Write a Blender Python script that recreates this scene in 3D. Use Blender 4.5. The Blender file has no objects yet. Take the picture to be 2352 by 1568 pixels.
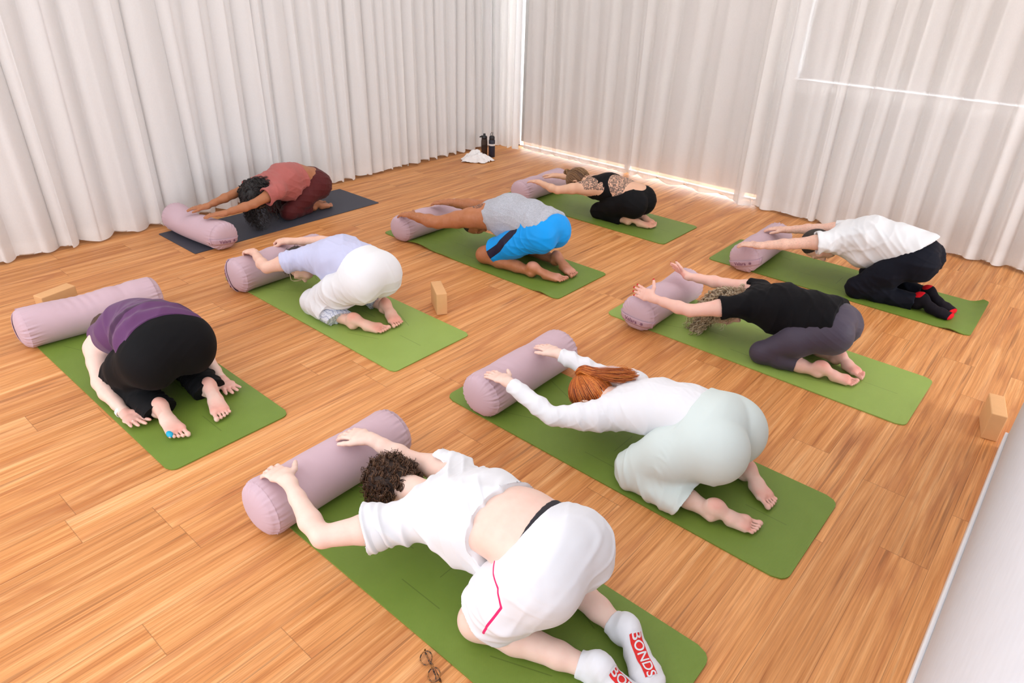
import bpy, bmesh, math, random
import numpy as np
from mathutils import Vector, Matrix

# ------------------------------------------------------------------ camera, world, light
scene = bpy.context.scene
COL = scene.collection
CAM_Z = 2.03
R_ = np.array([0.75488754, 0.6552465, 0.02822795])
U_ = np.array([-0.33954899, 0.35363552, 0.87157811])
F_ = np.array([-0.5611161, 0.66752823, -0.48944333])
cam_d = bpy.data.cameras.new('camera'); cam = bpy.data.objects.new('camera', cam_d); COL.objects.link(cam)
cam_d.sensor_fit = 'HORIZONTAL'; cam_d.sensor_width = 36.0; cam_d.lens = 36.0 * 1568 / 2352
cam_d.clip_start = 0.03; cam_d.clip_end = 100
m = Matrix.Identity(4)
for i in range(3):
    m[i][0] = R_[i]; m[i][1] = U_[i]; m[i][2] = -F_[i]
m[2][3] = CAM_Z
cam.matrix_world = m
scene.camera = cam
scene.view_settings.view_transform = 'Standard'
scene.view_settings.look = 'None'
scene.view_settings.gamma = 1.0
scene.view_settings.use_curve_mapping = False
scene.view_settings.exposure = 0.09

world = bpy.data.worlds.new('world'); scene.world = world; world.use_nodes = True
wn = world.node_tree.nodes; wl = world.node_tree.links
wbg = wn['Background']
wbg.inputs['Color'].default_value = (0.86, 0.93, 1.0, 1); wbg.inputs['Strength'].default_value = 7.0

def area(name, loc, target, sx, sy, power, color):
    d = bpy.data.lights.new(name, 'AREA'); d.shape = 'RECTANGLE'; d.size = sx; d.size_y = sy
    d.energy = power; d.color = color
    o = bpy.data.objects.new(name, d); COL.objects.link(o)
    o.location = loc
    o.rotation_euler = (Vector(target) - Vector(loc)).to_track_quat('-Z', 'Y').to_euler()
    return o
# added fill lights behind, above and at the side, then daylight behind the curtains
area('fill_light_rear', (-2.7, -1.85, 1.5), (-2.7, 3.5, 0.9), 5.6, 2.2, 105, (0.87, 0.935, 1.0))  # added fill from the rear; no window stands there
area('fill_light_top', (-2.6, 2.4, 2.95), (-2.6, 2.4, 0), 6.0, 7.4, 100, (0.89, 0.945, 1.0))  # added overhead fill for even brightness, not a ceiling fitting
area('fill_light_side', (3.8, 5.0, 1.5), (-4.0, 4.2, 1.0), 2.4, 2.4, 150, (0.88, 0.94, 1.0))  # added fill towards the left curtain; the side wall has no window
area('garden_light_door', (-3.9, 7.6, 1.95), (-3.9, 6.5, 1.75), 3.6, 1.9, 290, (1.0, 0.98, 0.97))
area('garden_light_window', (-0.5, 7.6, 1.9), (-0.5, 6.5, 1.9), 6.0, 2.6, 1050, (0.97, 0.98, 1.0))

# ------------------------------------------------------------------ helpers
def V3(a): return np.asarray(a, dtype=float)
def nrm(v):
    v = V3(v); return v / (np.linalg.norm(v) + 1e-12)

def mesh_obj(name, verts, faces, mat=None, parent=None, smooth=True, mats=None, fmat=None, attrs=None):
    verts = np.asarray(verts, dtype=np.float32)
    me = bpy.data.meshes.new(name)
    if isinstance(faces, np.ndarray):
        n = faces.shape[1]
        me.vertices.add(len(verts)); me.vertices.foreach_set('co', verts.ravel())
        me.loops.add(faces.size); me.loops.foreach_set('vertex_index', faces.astype(np.int32).ravel())
        me.polygons.add(len(faces))
        me.polygons.foreach_set('loop_start', np.arange(0, faces.size, n, dtype=np.int32))
        me.update(calc_edges=True); me.validate()
    else:
        me.from_pydata(verts.tolist(), [], faces); me.update()
    if smooth:
        me.polygons.foreach_set('use_smooth', np.ones(len(me.polygons), dtype=bool))
    for mm in (mats or ([mat] if mat else [])): me.materials.append(mm)
    if fmat is not None:
        me.polygons.foreach_set('material_index', np.asarray(fmat, dtype=np.int32))
    if attrs:
        for k, a in attrs.items():
            a = np.asarray(a, dtype=np.float32)
            if a.ndim == 1:
                at = me.attributes.new(k, 'FLOAT', 'POINT'); at.data.foreach_set('value', a)
            else:
                at = me.attributes.new(k, 'FLOAT_COLOR', 'POINT'); at.data.foreach_set('color', a.ravel())
    o = bpy.data.objects.new(name, me); COL.objects.link(o)
    if parent: o.parent = parent
    return o

def empty(name, loc=(0, 0, 0)):
    o = bpy.data.objects.new(name, None); COL.objects.link(o); o.location = loc
    o.empty_display_size = 0.1
    return o
def tag(o, label=None, cat=None, group=None, kind=None):
    if label: o['label'] = label
    if cat: o['category'] = cat
    if group: o['group'] = group
    if kind: o['kind'] = kind
    return o
def keep(child, parent):
    child.parent = parent
    child.matrix_parent_inverse = Matrix.Translation(-Vector(parent.location))
    return child

def box(name, lo, hi, mat, parent=None, bevel=0.0, seg=2):
    bm = bmesh.new(); bmesh.ops.create_cube(bm, size=1)
    lo = V3(lo); hi = V3(hi); c = (lo + hi) / 2; s = hi - lo
    for v in bm.verts: v.co = Vector([c[i] + v.co[i] * s[i] for i in range(3)])
    if bevel: bmesh.ops.bevel(bm, geom=bm.edges[:] , offset=bevel, segments=seg, profile=0.6, affect='EDGES')
    me = bpy.data.meshes.new(name); bm.to_mesh(me); bm.free()
    if bevel:
        for p in me.polygons: p.use_smooth = True
    me.materials.append(mat)
    o = bpy.data.objects.new(name, me); COL.objects.link(o)
    if parent: o.parent = parent
    return o

def tubes_mesh(paths, radii, sides=5):
    """many swept tubes in one vertex/face list; paths: list of (n,3); radii: list of (n,) """
    VV = []; FF = []; base = 0
    ang = np.arange(sides) * 2 * math.pi / sides
    ca, sa = np.cos(ang), np.sin(ang)
    for P, r in zip(paths, radii):
        P = V3(P); n = len(P); r = np.broadcast_to(r, (n,))
        T = np.gradient(P, axis=0); T /= np.linalg.norm(T, axis=1)[:, None] + 1e-9
        ref = np.array([0.31, 0.17, 0.93]) if abs(T[0][2]) < 0.9 else np.array([1.0, 0.1, 0])
        A = np.zeros_like(P); a = ref - T[0] * (ref @ T[0]); a /= np.linalg.norm(a)
        for i in range(n):
            a = a - T[i] * (a @ T[i]); a /= np.linalg.norm(a) + 1e-9; A[i] = a
        B = np.cross(T, A)
        ring = P[:, None, :] + r[:, None, None] * (A[:, None, :] * ca[None, :, None] + B[:, None, :] * sa[None, :, None])
        VV.append(ring.reshape(-1, 3))
        i = np.arange(n - 1)[:, None] * sides; j = np.arange(sides)[None, :]; j2 = (j + 1) % sides
        q = np.stack([i + j, i + j2, i + sides + j2, i + sides + j], -1).reshape(-1, 4) + base
        FF.append(q); base += n * sides
    return np.concatenate(VV), np.concatenate(FF)

# ------------------------------------------------------------------ implicit surface engine
class Tube:
    def __init__(s, P, A, B=None, side=(0, 1, 0), k=0.02, ki=0.012, sub=False):
        s.P = V3(P); n = len(s.P); s.A = np.broadcast_to(V3(A), (n,)).copy()
        s.B = s.A.copy() if B is None else np.broadcast_to(V3(B), (n,)).copy()
        s.side = nrm(side); s.k = k; s.ki = ki; s.sub = sub
        s.round = B is None
    def bounds(s, pad):
        r = np.maximum(s.A, s.B)[:, None] + pad
        return (s.P - r).min(0), (s.P + r).max(0)
    def dist(s, X, Y, Z, off):
        out = None
        for i in range(len(s.P) - 1):
            a = s.P[i]; b = s.P[i + 1]; ab = b - a; L2 = ab @ ab + 1e-12
            qx = X - a[0]; qy = Y - a[1]; qz = Z - a[2]
            t = np.clip((qx * ab[0] + qy * ab[1] + qz * ab[2]) / L2, 0, 1)
            t = t.astype(np.float32)
            qx = qx - t * ab[0]; qy = qy - t * ab[1]; qz = qz - t * ab[2]
            ra = s.A[i] + (s.A[i + 1] - s.A[i]) * t + off
            if s.round:
                d = np.sqrt(qx * qx + qy * qy + qz * qz) - ra
            else:
                rb = s.B[i] + (s.B[i + 1] - s.B[i]) * t + off
                sd = qx * s.side[0] + qy * s.side[1] + qz * s.side[2]
                rr = qx * qx + qy * qy + qz * qz - sd * sd
                np.maximum(rr, 0, out=rr)
                sa = sd / ra
                k0 = np.sqrt(sa * sa + rr / (rb * rb)) + 1e-6
                k1 = np.sqrt((sa / ra) ** 2 + rr / (rb ** 4)) + 1e-6
                d = k0 * (k0 - 1) / k1
            out = d if out is None else smin(out, d, s.ki)
        return out
class Ell:
    def __init__(s, c, r, axes=None, k=0.02, sub=False):
        s.c = V3(c); s.r = V3(r); s.ax = np.eye(3) if axes is None else np.array([nrm(a) for a in axes]); s.k = k; s.sub = sub
    def bounds(s, pad):
        e = np.sqrt(((s.ax * s.r[:, None]) ** 2).sum(0)) + pad
        return s.c - e, s.c + e
    def dist(s, X, Y, Z, off):
        r = s.r + off
        k0 = 0; k1 = 0
        for i in range(3):
            u = (X - s.c[0]) * s.ax[i][0] + (Y - s.c[1]) * s.ax[i][1] + (Z - s.c[2]) * s.ax[i][2]
            k0 = k0 + (u / r[i]) ** 2; k1 = k1 + (u / r[i] ** 2) ** 2
        k0 = np.sqrt(k0) + 1e-6; k1 = np.sqrt(k1) + 1e-6
        return k0 * (k0 - 1) / k1
def smin(a, b, k):
    if k <= 0: return np.minimum(a, b)
    h = np.maximum(k - np.abs(a - b), 0) / k
    return np.minimum(a, b) - h * h * (k * 0.25)

def polygonise(prims, h, off=0.0, clip=None, shell=0.0, floor=None, extra=None, smooth=1, disp=None):
    """union of primitives -> verts, quads.  clip(X,Y,Z) > 0 is cut away."""
    pad = 0.03 + max(off, 0)
    lo = np.min([p.bounds(pad)[0] for p in prims if not p.sub], 0); hi = np.max([p.bounds(pad)[1] for p in prims if not p.sub], 0)
    lo = np.floor(lo / h) * h; n = np.ceil((hi - lo) / h).astype(int) + 2
    ax = [(lo[i] + np.arange(n[i]) * h).astype(np.float32) for i in range(3)]
    F = np.full(tuple(n), 0.2, dtype=np.float32)
    for p in prims:
        a, b = p.bounds(pad + p.k)
        i0 = np.clip(np.floor((a - lo) / h).astype(int), 0, n); i1 = np.clip(np.ceil((b - lo) / h).astype(int) + 1, 0, n)
        if (i1 <= i0).any(): continue
        X = ax[0][i0[0]:i1[0], None, None]; Y = ax[1][None, i0[1]:i1[1], None]; Z = ax[2][None, None, i0[2]:i1[2]]
        d = p.dist(X, Y, Z, 0 if p.sub else off).astype(np.float32)
        S = F[i0[0]:i1[0], i0[1]:i1[1], i0[2]:i1[2]]
        if p.sub: S[...] = -smin(-S, d, p.k)
        else: S[...] = smin(S, d, p.k)
    X = ax[0][:, None, None]; Y = ax[1][None, :, None]; Z = ax[2][None, None, :]
    if shell: F0 = F.copy()
    if floor is not None: F = np.maximum(F, floor - Z)
    if clip is not None: F = np.maximum(F, clip(X, Y, Z).astype(np.float32))
    if shell: F = np.maximum(F, -(F0 + shell))
    F[0] = F[-1] = 0.2; F[:, 0] = F[:, -1] = 0.2; F[:, :, 0] = F[:, :, -1] = 0.2
    F[np.abs(F) < 1e-6] = 1e-6
    s = F < 0
    c = s[:-1, :-1, :-1].astype(np.uint8)
    offs = [(i, j, k) for i in (0, 1) for j in (0, 1) for k in (0, 1)]
    c = sum(s[i:s.shape[0] - 1 + i, j:s.shape[1] - 1 + j, k:s.shape[2] - 1 + k].astype(np.uint8) for i, j, k in offs)
    act = (c > 0) & (c < 8)
    I = np.argwhere(act); idx = np.full(act.shape, -1, dtype=np.int32); idx[act] = np.arange(len(I))
    val = np.stack([F[I[:, 0] + i, I[:, 1] + j, I[:, 2] + k] for i, j, k in offs], 1)
    acc = np.zeros((len(I), 3)); cnt = np.zeros(len(I))
    oa = np.array(offs, float)
    for e0 in range(8):
        for e1 in range(e0 + 1, 8):
            if np.abs(oa[e0] - oa[e1]).sum() != 1: continue
            f0, f1 = val[:, e0], val[:, e1]; cr = (f0 < 0) != (f1 < 0)
            t = np.where(cr, f0 / np.where(cr, f0 - f1, 1), 0)
            acc += np.where(cr[:, None], oa[e0] + (oa[e1] - oa[e0]) * t[:, None], 0); cnt += cr
    Vt = (I + acc / cnt[:, None]) * h + lo
    Q = []
    for axn in range(3):
        sh = [slice(None)] * 3; sh2 = [slice(None)] * 3
        sh[axn] = slice(0, -1); sh2[axn] = slice(1, None)
        a, b = s[tuple(sh)], s[tuple(sh2)]
        E = np.argwhere(a != b); inside = a[tuple(E.T)]
        o1, o2 = [q for q in range(3) if q != axn]
        def cell(d1, d2):
            G = E.copy(); G[:, o1] -= d1; G[:, o2] -= d2
            return idx[tuple(G.T)]
        q = np.stack([cell(1, 1), cell(0, 1), cell(0, 0), cell(1, 0)], 1)
        flip = inside if axn != 1 else ~inside
        q[~flip] = q[~flip][:, ::-1]
        Q.append(q)
    Q = np.concatenate(Q)
    for _ in range(smooth):
        acc = np.zeros_like(Vt); cnt = np.zeros(len(Vt))
        for i in range(4):
            a, b = Q[:, i], Q[:, (i + 1) % 4]
            for d in range(3):
                acc[:, d] += np.bincount(a, Vt[b, d], len(Vt)) + np.bincount(b, Vt[a, d], len(Vt))
            cnt += np.bincount(a, minlength=len(Vt)) + np.bincount(b, minlength=len(Vt))
        Vt = Vt * 0.5 + 0.5 * acc / cnt[:, None]
    if disp is not None:
        N = vnormals(Vt, Q)
        Vt = Vt + N * disp(Vt, N)[:, None]
    return Vt, Q
def vnormals(Vt, Q):
    fn = np.cross(Vt[Q[:, 2]] - Vt[Q[:, 0]], Vt[Q[:, 3]] - Vt[Q[:, 1]])
    N = np.zeros_like(Vt)
    for i in range(4):
        for d in range(3): N[:, d] += np.bincount(Q[:, i], fn[:, d], len(Vt))
    return N / (np.linalg.norm(N, axis=1)[:, None] + 1e-12)

def folds(seed, dirv, freq, amp, warp=1.0):
    """cloth wrinkles: ridged waves crossing dirv"""
    rs = np.random.RandomState(seed); dirv = nrm(dirv)
    ks = [(nrm(dirv + rs.normal(0, .28, 3)) * freq * rs.uniform(.6, 1.6), rs.uniform(0, 6.28)) for _ in range(4)]
    ws = [(rs.normal(0, 9, 3), rs.uniform(0, 6.28)) for _ in range(4)]
    ms = [(rs.normal(0, 7, 3), rs.uniform(0, 6.28)) for _ in range(4)]
    def f(P, N=None):
        out = np.zeros(len(P))
        for (k, p), (w, q), (mm, r) in zip(ks, ws, ms):
            s = np.sin(P @ k + p + warp * 1.6 * np.sin(P @ w + q))
            mask = 0.5 + 0.5 * np.sin(P @ mm + r)
            out += np.exp(-(s / .42) ** 2) * mask
        return (out - 0.75) * amp
    return f

# ------------------------------------------------------------------ materials
def newmat(name):
    mt = bpy.data.materials.new(name); mt.use_nodes = True
    nt = mt.node_tree; b = nt.nodes['Principled BSDF']
    return mt, nt, b
def N_(nt, typ, **kw):
    n = nt.nodes.new(typ)
    for k, v in kw.items():
        if k.startswith('i_'):
            key = k[2:].replace('_', ' ')
            n.inputs[key].default_value = v
        elif k.startswith('n_'): n.inputs[int(k[2:])].default_value = v
        else: setattr(n, k, v)
    return n
def math_(nt, op, a, b=None, c=None, clamp=False):
    n = nt.nodes.new('ShaderNodeMath'); n.operation = op; n.use_clamp = clamp
    for i, v in enumerate((a, b, c)):
        if v is None: continue
        if isinstance(v, (int, float)): n.inputs[i].default_value = v
        else: nt.links.new(v, n.inputs[i])
    return n.outputs[0]
def mixc(nt, fac, a, b, blend='MIX'):
    n = nt.nodes.new('ShaderNodeMix'); n.data_type = 'RGBA'; n.blend_type = blend
    for sock, v in ((n.inputs['Factor'], fac), (n.inputs['A'], a), (n.inputs['B'], b)):
        if isinstance(v, (int, float)): sock.default_value = v
        elif isinstance(v, tuple): sock.default_value = v if len(v) == 4 else (*v, 1)
        else: nt.links.new(v, sock)
    return n.outputs['Result']
def ramp(nt, fac, stops):
    n = nt.nodes.new('ShaderNodeValToRGB'); cr = n.color_ramp
    while len(cr.elements) < len(stops): cr.elements.new(0.5)
    for e, (p, c) in zip(cr.elements, stops):
        e.position = p; e.color = c if len(c) == 4 else (*c, 1)
    nt.links.new(fac, n.inputs['Fac']); return n.outputs['Color']
def lin(*c):
    return tuple(((x / 255) / 12.92 if x / 255 <= .04045 else ((x / 255 + .055) / 1.055) ** 2.4) for x in c)

def fabric(name, col, rough=0.85, var=0.06, bump=0.15, scale=900, sheen=0.15, heather=0.0, transl=0.0):
    mt, nt, b = newmat(name)
    tc = N_(nt, 'ShaderNodeNewGeometry').outputs['Position']
    n1 = N_(nt, 'ShaderNodeTexNoise', i_Scale=6.0, i_Detail=3.0); nt.links.new(tc, n1.inputs['Vector'])
    n2 = N_(nt, 'ShaderNodeTexNoise', i_Scale=float(scale), i_Detail=1.0); nt.links.new(tc, n2.inputs['Vector'])
    c1 = tuple(max(0, x * (1 - var)) for x in col); c2 = tuple(min(1, x * (1 + var)) for x in col)
    c = mixc(nt, n1.outputs['Fac'], c1, c2)
    if heather:
        n3 = N_(nt, 'ShaderNodeTexNoise', i_Scale=160.0, i_Detail=4.0, i_Roughness=.8); nt.links.new(tc, n3.inputs['Vector'])
        mp = N_(nt, 'ShaderNodeMapping'); mp.inputs['Scale'].default_value = (1, .35, 1.4); nt.links.new(tc, mp.inputs['Vector']); nt.links.new(mp.outputs[0], n3.inputs['Vector'])
        r = ramp(nt, n3.outputs['Fac'], [(0.38, tuple(x * (1 - heather) for x in col)), (0.62, tuple(min(1, x * (1 + heather)) for x in col))])
        c = r
    nt.links.new(c, b.inputs['Base Color'])
    b.inputs['Roughness'].default_value = rough
    b.inputs['Sheen Weight'].default_value = sheen * (.15 if max(col) < .06 else .6); b.inputs['Sheen Roughness'].default_value = 0.5
    b.inputs['Specular IOR Level'].default_value = 0.12 if max(col) < .06 else 0.25
    bp = N_(nt, 'ShaderNodeBump', i_Strength=bump, i_Distance=0.001); nt.links.new(n2.outputs['Fac'], bp.inputs['Height'])
    nt.links.new(bp.outputs[0], b.inputs['Normal'])
    return mt
def plain(name, col, rough=0.5, metal=0.0, spec=0.5):
    mt, nt, b = newmat(name)
    tc = N_(nt, 'ShaderNodeTexCoord').outputs['Object']
    n = N_(nt, 'ShaderNodeTexNoise', i_Scale=25.0, i_Detail=2.0); nt.links.new(tc, n.inputs['Vector'])
    c = mixc(nt, n.outputs['Fac'], tuple(x * .95 for x in col), tuple(min(1, x * 1.05) for x in col))
    nt.links.new(c, b.inputs['Base Color'])
    b.inputs['Roughness'].default_value = rough; b.inputs['Metallic'].default_value = metal
    b.inputs['Specular IOR Level'].default_value = spec
    return mt
def skin(name, col, pink, tattoo=False, hairy=0.0):
    mt, nt, b = newmat(name)
    pos = N_(nt, 'ShaderNodeNewGeometry').outputs['Position']
    at = N_(nt, 'ShaderNodeAttribute', attribute_name='pink')
    n1 = N_(nt, 'ShaderNodeTexNoise', i_Scale=22.0, i_Detail=4.0); nt.links.new(pos, n1.inputs['Vector'])
    f = math_(nt, 'ADD', at.outputs['Fac'], math_(nt, 'MULTIPLY', math_(nt, 'SUBTRACT', n1.outputs['Fac'], .5), .5), clamp=True)
    c = mixc(nt, f, tuple(col), tuple(pink))
    if tattoo:
        ta = N_(nt, 'ShaderNodeAttribute', attribute_name='tattoo')
        vo = N_(nt, 'ShaderNodeTexVoronoi', feature='DISTANCE_TO_EDGE', i_Scale=45.0)
        nz = N_(nt, 'ShaderNodeTexNoise', i_Scale=30.0, i_Detail=3.0); nt.links.new(pos, nz.inputs['Vector'])
        add = N_(nt, 'ShaderNodeVectorMath', operation='ADD'); sc = N_(nt, 'ShaderNodeVectorMath', operation='SCALE'); sc.inputs['Scale'].default_value = .05
        nt.links.new(nz.outputs['Color'], sc.inputs[0]); nt.links.new(pos, add.inputs[0]); nt.links.new(sc.outputs[0], add.inputs[1]); nt.links.new(add.outputs[0], vo.inputs['Vector'])
        wv = N_(nt, 'ShaderNodeTexWave', wave_type='RINGS', i_Scale=16.0, i_Distortion=14.0, i_Detail=2.0, i_Detail_Scale=2.0); nt.links.new(pos, wv.inputs['Vector'])
        l1 = math_(nt, 'LESS_THAN', vo.outputs['Distance'], .075)
        l2 = math_(nt, 'GREATER_THAN', wv.outputs['Fac'], .62)
        ink = math_(nt, 'MAXIMUM', l1, l2)
        ink = math_(nt, 'MULTIPLY', ink, math_(nt, 'GREATER_THAN', ta.outputs['Fac'], .5))
        c = mixc(nt, math_(nt, 'MULTIPLY', ink, .8), c, (.03, .032, .04))
    if hairy:
        nh = N_(nt, 'ShaderNodeTexNoise', i_Scale=180.0, i_Detail=4.0, i_Roughness=.75)
        mp = N_(nt, 'ShaderNodeMapping'); mp.inputs['Scale'].default_value = (.3, 1.6, 1.2); nt.links.new(pos, mp.inputs['Vector']); nt.links.new(mp.outputs[0], nh.inputs['Vector'])
        ha = N_(nt, 'ShaderNodeAttribute', attribute_name='hairy')
        hf = math_(nt, 'MULTIPLY', math_(nt, 'MULTIPLY', ha.outputs['Fac'], hairy), math_(nt, 'MULTIPLY', math_(nt, 'SUBTRACT', nh.outputs['Fac'], .48), 5.0, clamp=True))
        c = mixc(nt, hf, c, (.03, .018, .012))
    nt.links.new(c, b.inputs['Base Color'])
    b.inputs['Roughness'].default_value = 0.5
    b.inputs['Specular IOR Level'].default_value = 0.35
    b.inputs['Subsurface Weight'].default_value = 0.12
    b.inputs['Subsurface Radius'].default_value = (1.0, 0.35, 0.2); b.inputs['Subsurface Scale'].default_value = 0.012
    n2 = N_(nt, 'ShaderNodeTexNoise', i_Scale=260.0, i_Detail=2.0); nt.links.new(pos, n2.inputs['Vector'])
    bp = N_(nt, 'ShaderNodeBump', i_Strength=0.18, i_Distance=0.0012); nt.links.new(n2.outputs['Fac'], bp.inputs['Height'])
    nt.links.new(bp.outputs[0], b.inputs['Normal'])
    return mt

# ------------------------------------------------------------------ setting
X_L, Y_B, X_R, Y_F, CEIL = -5.86, 6.52, 4.0, -2.0, 2.98     # left curtain wall, far curtain wall, side wall, rear wall

def wood_floor():
    mt, nt, b = newmat('timber_floor')
    pos = N_(nt, 'ShaderNodeNewGeometry').outputs['Position']
    sx = N_(nt, 'ShaderNodeSeparateXYZ'); nt.links.new(pos, sx.inputs[0])
    x, y = sx.outputs['X'], sx.outputs['Y']
    W, L = 0.18, 1.52
    xs = math_(nt, 'ADD', math_(nt, 'DIVIDE', x, W), 100.0 + 0.81)
    row = math_(nt, 'FLOOR', xs); fx = math_(nt, 'FRACT', xs)
    wr = N_(nt, 'ShaderNodeTexWhiteNoise', noise_dimensions='1D'); nt.links.new(row, wr.inputs['W'])
    ys = math_(nt, 'ADD', math_(nt, 'ADD', math_(nt, 'DIVIDE', y, L), wr.outputs['Value']), 50.0)
    brd = math_(nt, 'FLOOR', ys); fy = math_(nt, 'FRACT', ys)
    cmb = N_(nt, 'ShaderNodeCombineXYZ'); nt.links.new(row, cmb.inputs[0]); nt.links.new(brd, cmb.inputs[1])
    wb = N_(nt, 'ShaderNodeTexWhiteNoise', noise_dimensions='3D'); nt.links.new(cmb.outputs[0], wb.inputs['Vector'])
    # grain coordinates, shifted per board
    sh = N_(nt, 'ShaderNodeVectorMath', operation='SCALE'); sh.inputs['Scale'].default_value = 37.0; nt.links.new(wb.outputs['Color'], sh.inputs[0])
    def grain(sxv, syv, scale, detail, rough=.6, dist=0.0):
        mp = N_(nt, 'ShaderNodeMapping'); mp.inputs['Scale'].default_value = (sxv, syv, 1)
        nt.links.new(pos, mp.inputs['Vector'])
        ad = N_(nt, 'ShaderNodeVectorMath', operation='ADD'); nt.links.new(mp.outputs[0], ad.inputs[0]); nt.links.new(sh.outputs[0], ad.inputs[1])
        n = N_(nt, 'ShaderNodeTexNoise', i_Scale=scale, i_Detail=detail, i_Roughness=rough, i_Distortion=dist)
        nt.links.new(ad.outputs[0], n.inputs['Vector']); return n.outputs['Fac']
    g1 = grain(34, .8, 1.0, 6.0, .68, .5)      # broad streaks
    g2 = grain(170, 2.6, 1.0, 4.0, .7, .2)       # fine fibres
    g3 = grain(7, .9, 1.0, 3.0, .5, 1.6)       # cathedral figure
    g4 = grain(46, 1.1, 1.0, 2.0, .5, .2)       # dark gum lines
    base = ramp(nt, g1, [(0.30, lin(176, 106, 54)), (0.42, lin(206, 138, 78)), (0.54, lin(222, 156, 96)), (0.70, lin(236, 180, 124))])
    base = mixc(nt, math_(nt, 'MULTIPLY', math_(nt, 'SUBTRACT', g3, .50), 4.0, clamp=True), base, lin(190, 120, 68))
    fib = ramp(nt, g2, [(0.3, (.72, .67, .62)), (0.52, (1, 1, 1)), (0.75, (1.14, 1.15, 1.17))])
    c = mixc(nt, 0.9, base, fib, 'MULTIPLY')
    dk = math_(nt, 'MULTIPLY', math_(nt, 'SUBTRACT', g4, .635), 18.0, clamp=True)
    c = mixc(nt, math_(nt, 'MULTIPLY', dk, .42), c, lin(110, 62, 32))
    # per board tint
    tone = ramp(nt, wb.outputs['Value'], [(0.0, (.88, .85, .80)), (0.4, (.97, .95, .91)), (0.75, (1.0, 1.0, .98)), (1.0, (1.06, 1.08, 1.10))])
    c = mixc(nt, 1.0, c, tone, 'MULTIPLY')
    # seams
    ex = math_(nt, 'MINIMUM', fx, math_(nt, 'SUBTRACT', 1.0, fx)); ey = math_(nt, 'MINIMUM', fy, math_(nt, 'SUBTRACT', 1.0, fy))
    s1 = math_(nt, 'LESS_THAN', ex, 0.007); s2 = math_(nt, 'LESS_THAN', ey, 0.0010)
    seam = math_(nt, 'MAXIMUM', s1, s2)
    c = mixc(nt, math_(nt, 'MULTIPLY', seam, .42), c, lin(100, 60, 34))
    nt.links.new(c, b.inputs['Base Color'])
    r = math_(nt, 'ADD', math_(nt, 'MULTIPLY', g2, .2), 0.36)
    nt.links.new(r, b.inputs['Roughness'])
    b.inputs['Specular IOR Level'].default_value = 0.36
    hgt = math_(nt, 'SUBTRACT', math_(nt, 'MULTIPLY', g2, .25), seam)
    bp = N_(nt, 'ShaderNodeBump', i_Strength=0.25, i_Distance=0.0012); nt.links.new(hgt, bp.inputs['Height']); nt.links.new(bp.outputs[0], b.inputs['Normal'])
    return mt
M_floor = wood_floor()
M_wall = plain('white_wall_paint', lin(230, 236, 245), .8)
M_base = plain('white_skirting_paint', lin(244, 243, 244), .4)
M_ceil = plain('ceiling_paint', lin(245, 244, 242), .9)
def st(o): return tag(o, kind='structure')
st(box('floor', (X_L - .1, Y_F - .1, -.1), (X_R + .1, Y_B + 1.6, 0), M_floor))
st(box('ceiling', (X_L - .1, Y_F - .1, CEIL), (X_R + .1, Y_B + .1, CEIL + .1), M_ceil))
st(box('wall_left', (X_L - .12, Y_F - .1, 0), (X_L, Y_B + .1, CEIL), M_wall))
st(box('wall_front', (X_L, Y_F - .22, 0), (X_R, Y_F - .1, CEIL), M_wall))
st(box('wall_side', (X_R, Y_F, 0), (X_R + .12, Y_B + .1, CEIL), M_wall))
st(box('wall_right', (0.112, Y_F - .1, 0), (0.232, 3.625, CEIL), M_wall, bevel=.002, seg=1))
st(box('baseboard_right', (0.098, Y_F - .1, 0), (0.1121, 3.625, .095), M_base, bevel=.002, seg=1))
st(box('baseboard_left', (X_L, Y_F, 0), (X_L + .014, Y_B, .10), M_base, bevel=.002, seg=1))
# far wall with glazed door opening and high window opening
def wall_far():
    rects = [(X_L, -5.57, 0, CEIL), (-5.57, -2.40, 2.62, CEIL), (-2.40, -2.29, 0, CEIL), (-2.29, 2.0, 0, 1.165), (-2.29, 2.0, 2.62, CEIL), (2.0, X_R, 0, CEIL)]
    bm = bmesh.new()
    for x0, x1, z0, z1 in rects:
        r = bmesh.ops.create_cube(bm, size=1)
        for v in r['verts']: v.co = Vector(((x0 + x1) / 2 + v.co.x * (x1 - x0), Y_B + .06 + v.co.y * .12, (z0 + z1) / 2 + v.co.z * (z1 - z0)))
    me = bpy.data.meshes.new('wall_back'); bm.to_mesh(me); bm.free(); me.materials.append(M_wall)
    o = bpy.data.objects.new('wall_back', me); COL.objects.link(o); st(o)
wall_far()
M_alu = plain('white_frame', lin(235, 236, 238), .4)
mt, nt, b = newmat('window_glass'); b.inputs['Transmission Weight'].default_value = 1; b.inputs['Roughness'].default_value = 0; b.inputs['IOR'].default_value = 1.45
b.inputs['Base Color'].default_value = (.97, .99, .98, 1); M_glass = mt
def blind_mat():
    mt = bpy.data.materials.new('roller_blind_cloth'); mt.use_nodes = True; nt = mt.node_tree; nt.nodes.clear()
    o = N_(nt, 'ShaderNodeOutputMaterial'); d = N_(nt, 'ShaderNodeBsdfDiffuse'); t = N_(nt, 'ShaderNodeBsdfTranslucent'); mx = N_(nt, 'ShaderNodeMixShader')
    d.inputs['Color'].default_value = (.75, .72, .70, 1); t.inputs['Color'].default_value = (.26, .25, .245, 1)
    mx.inputs['Fac'].default_value = .45
    nt.links.new(d.outputs[0], mx.inputs[1]); nt.links.new(t.outputs[0], mx.inputs[2]); nt.links.new(mx.outputs[0], o.inputs['Surface'])
    return mt
M_blind = blind_mat()
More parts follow.
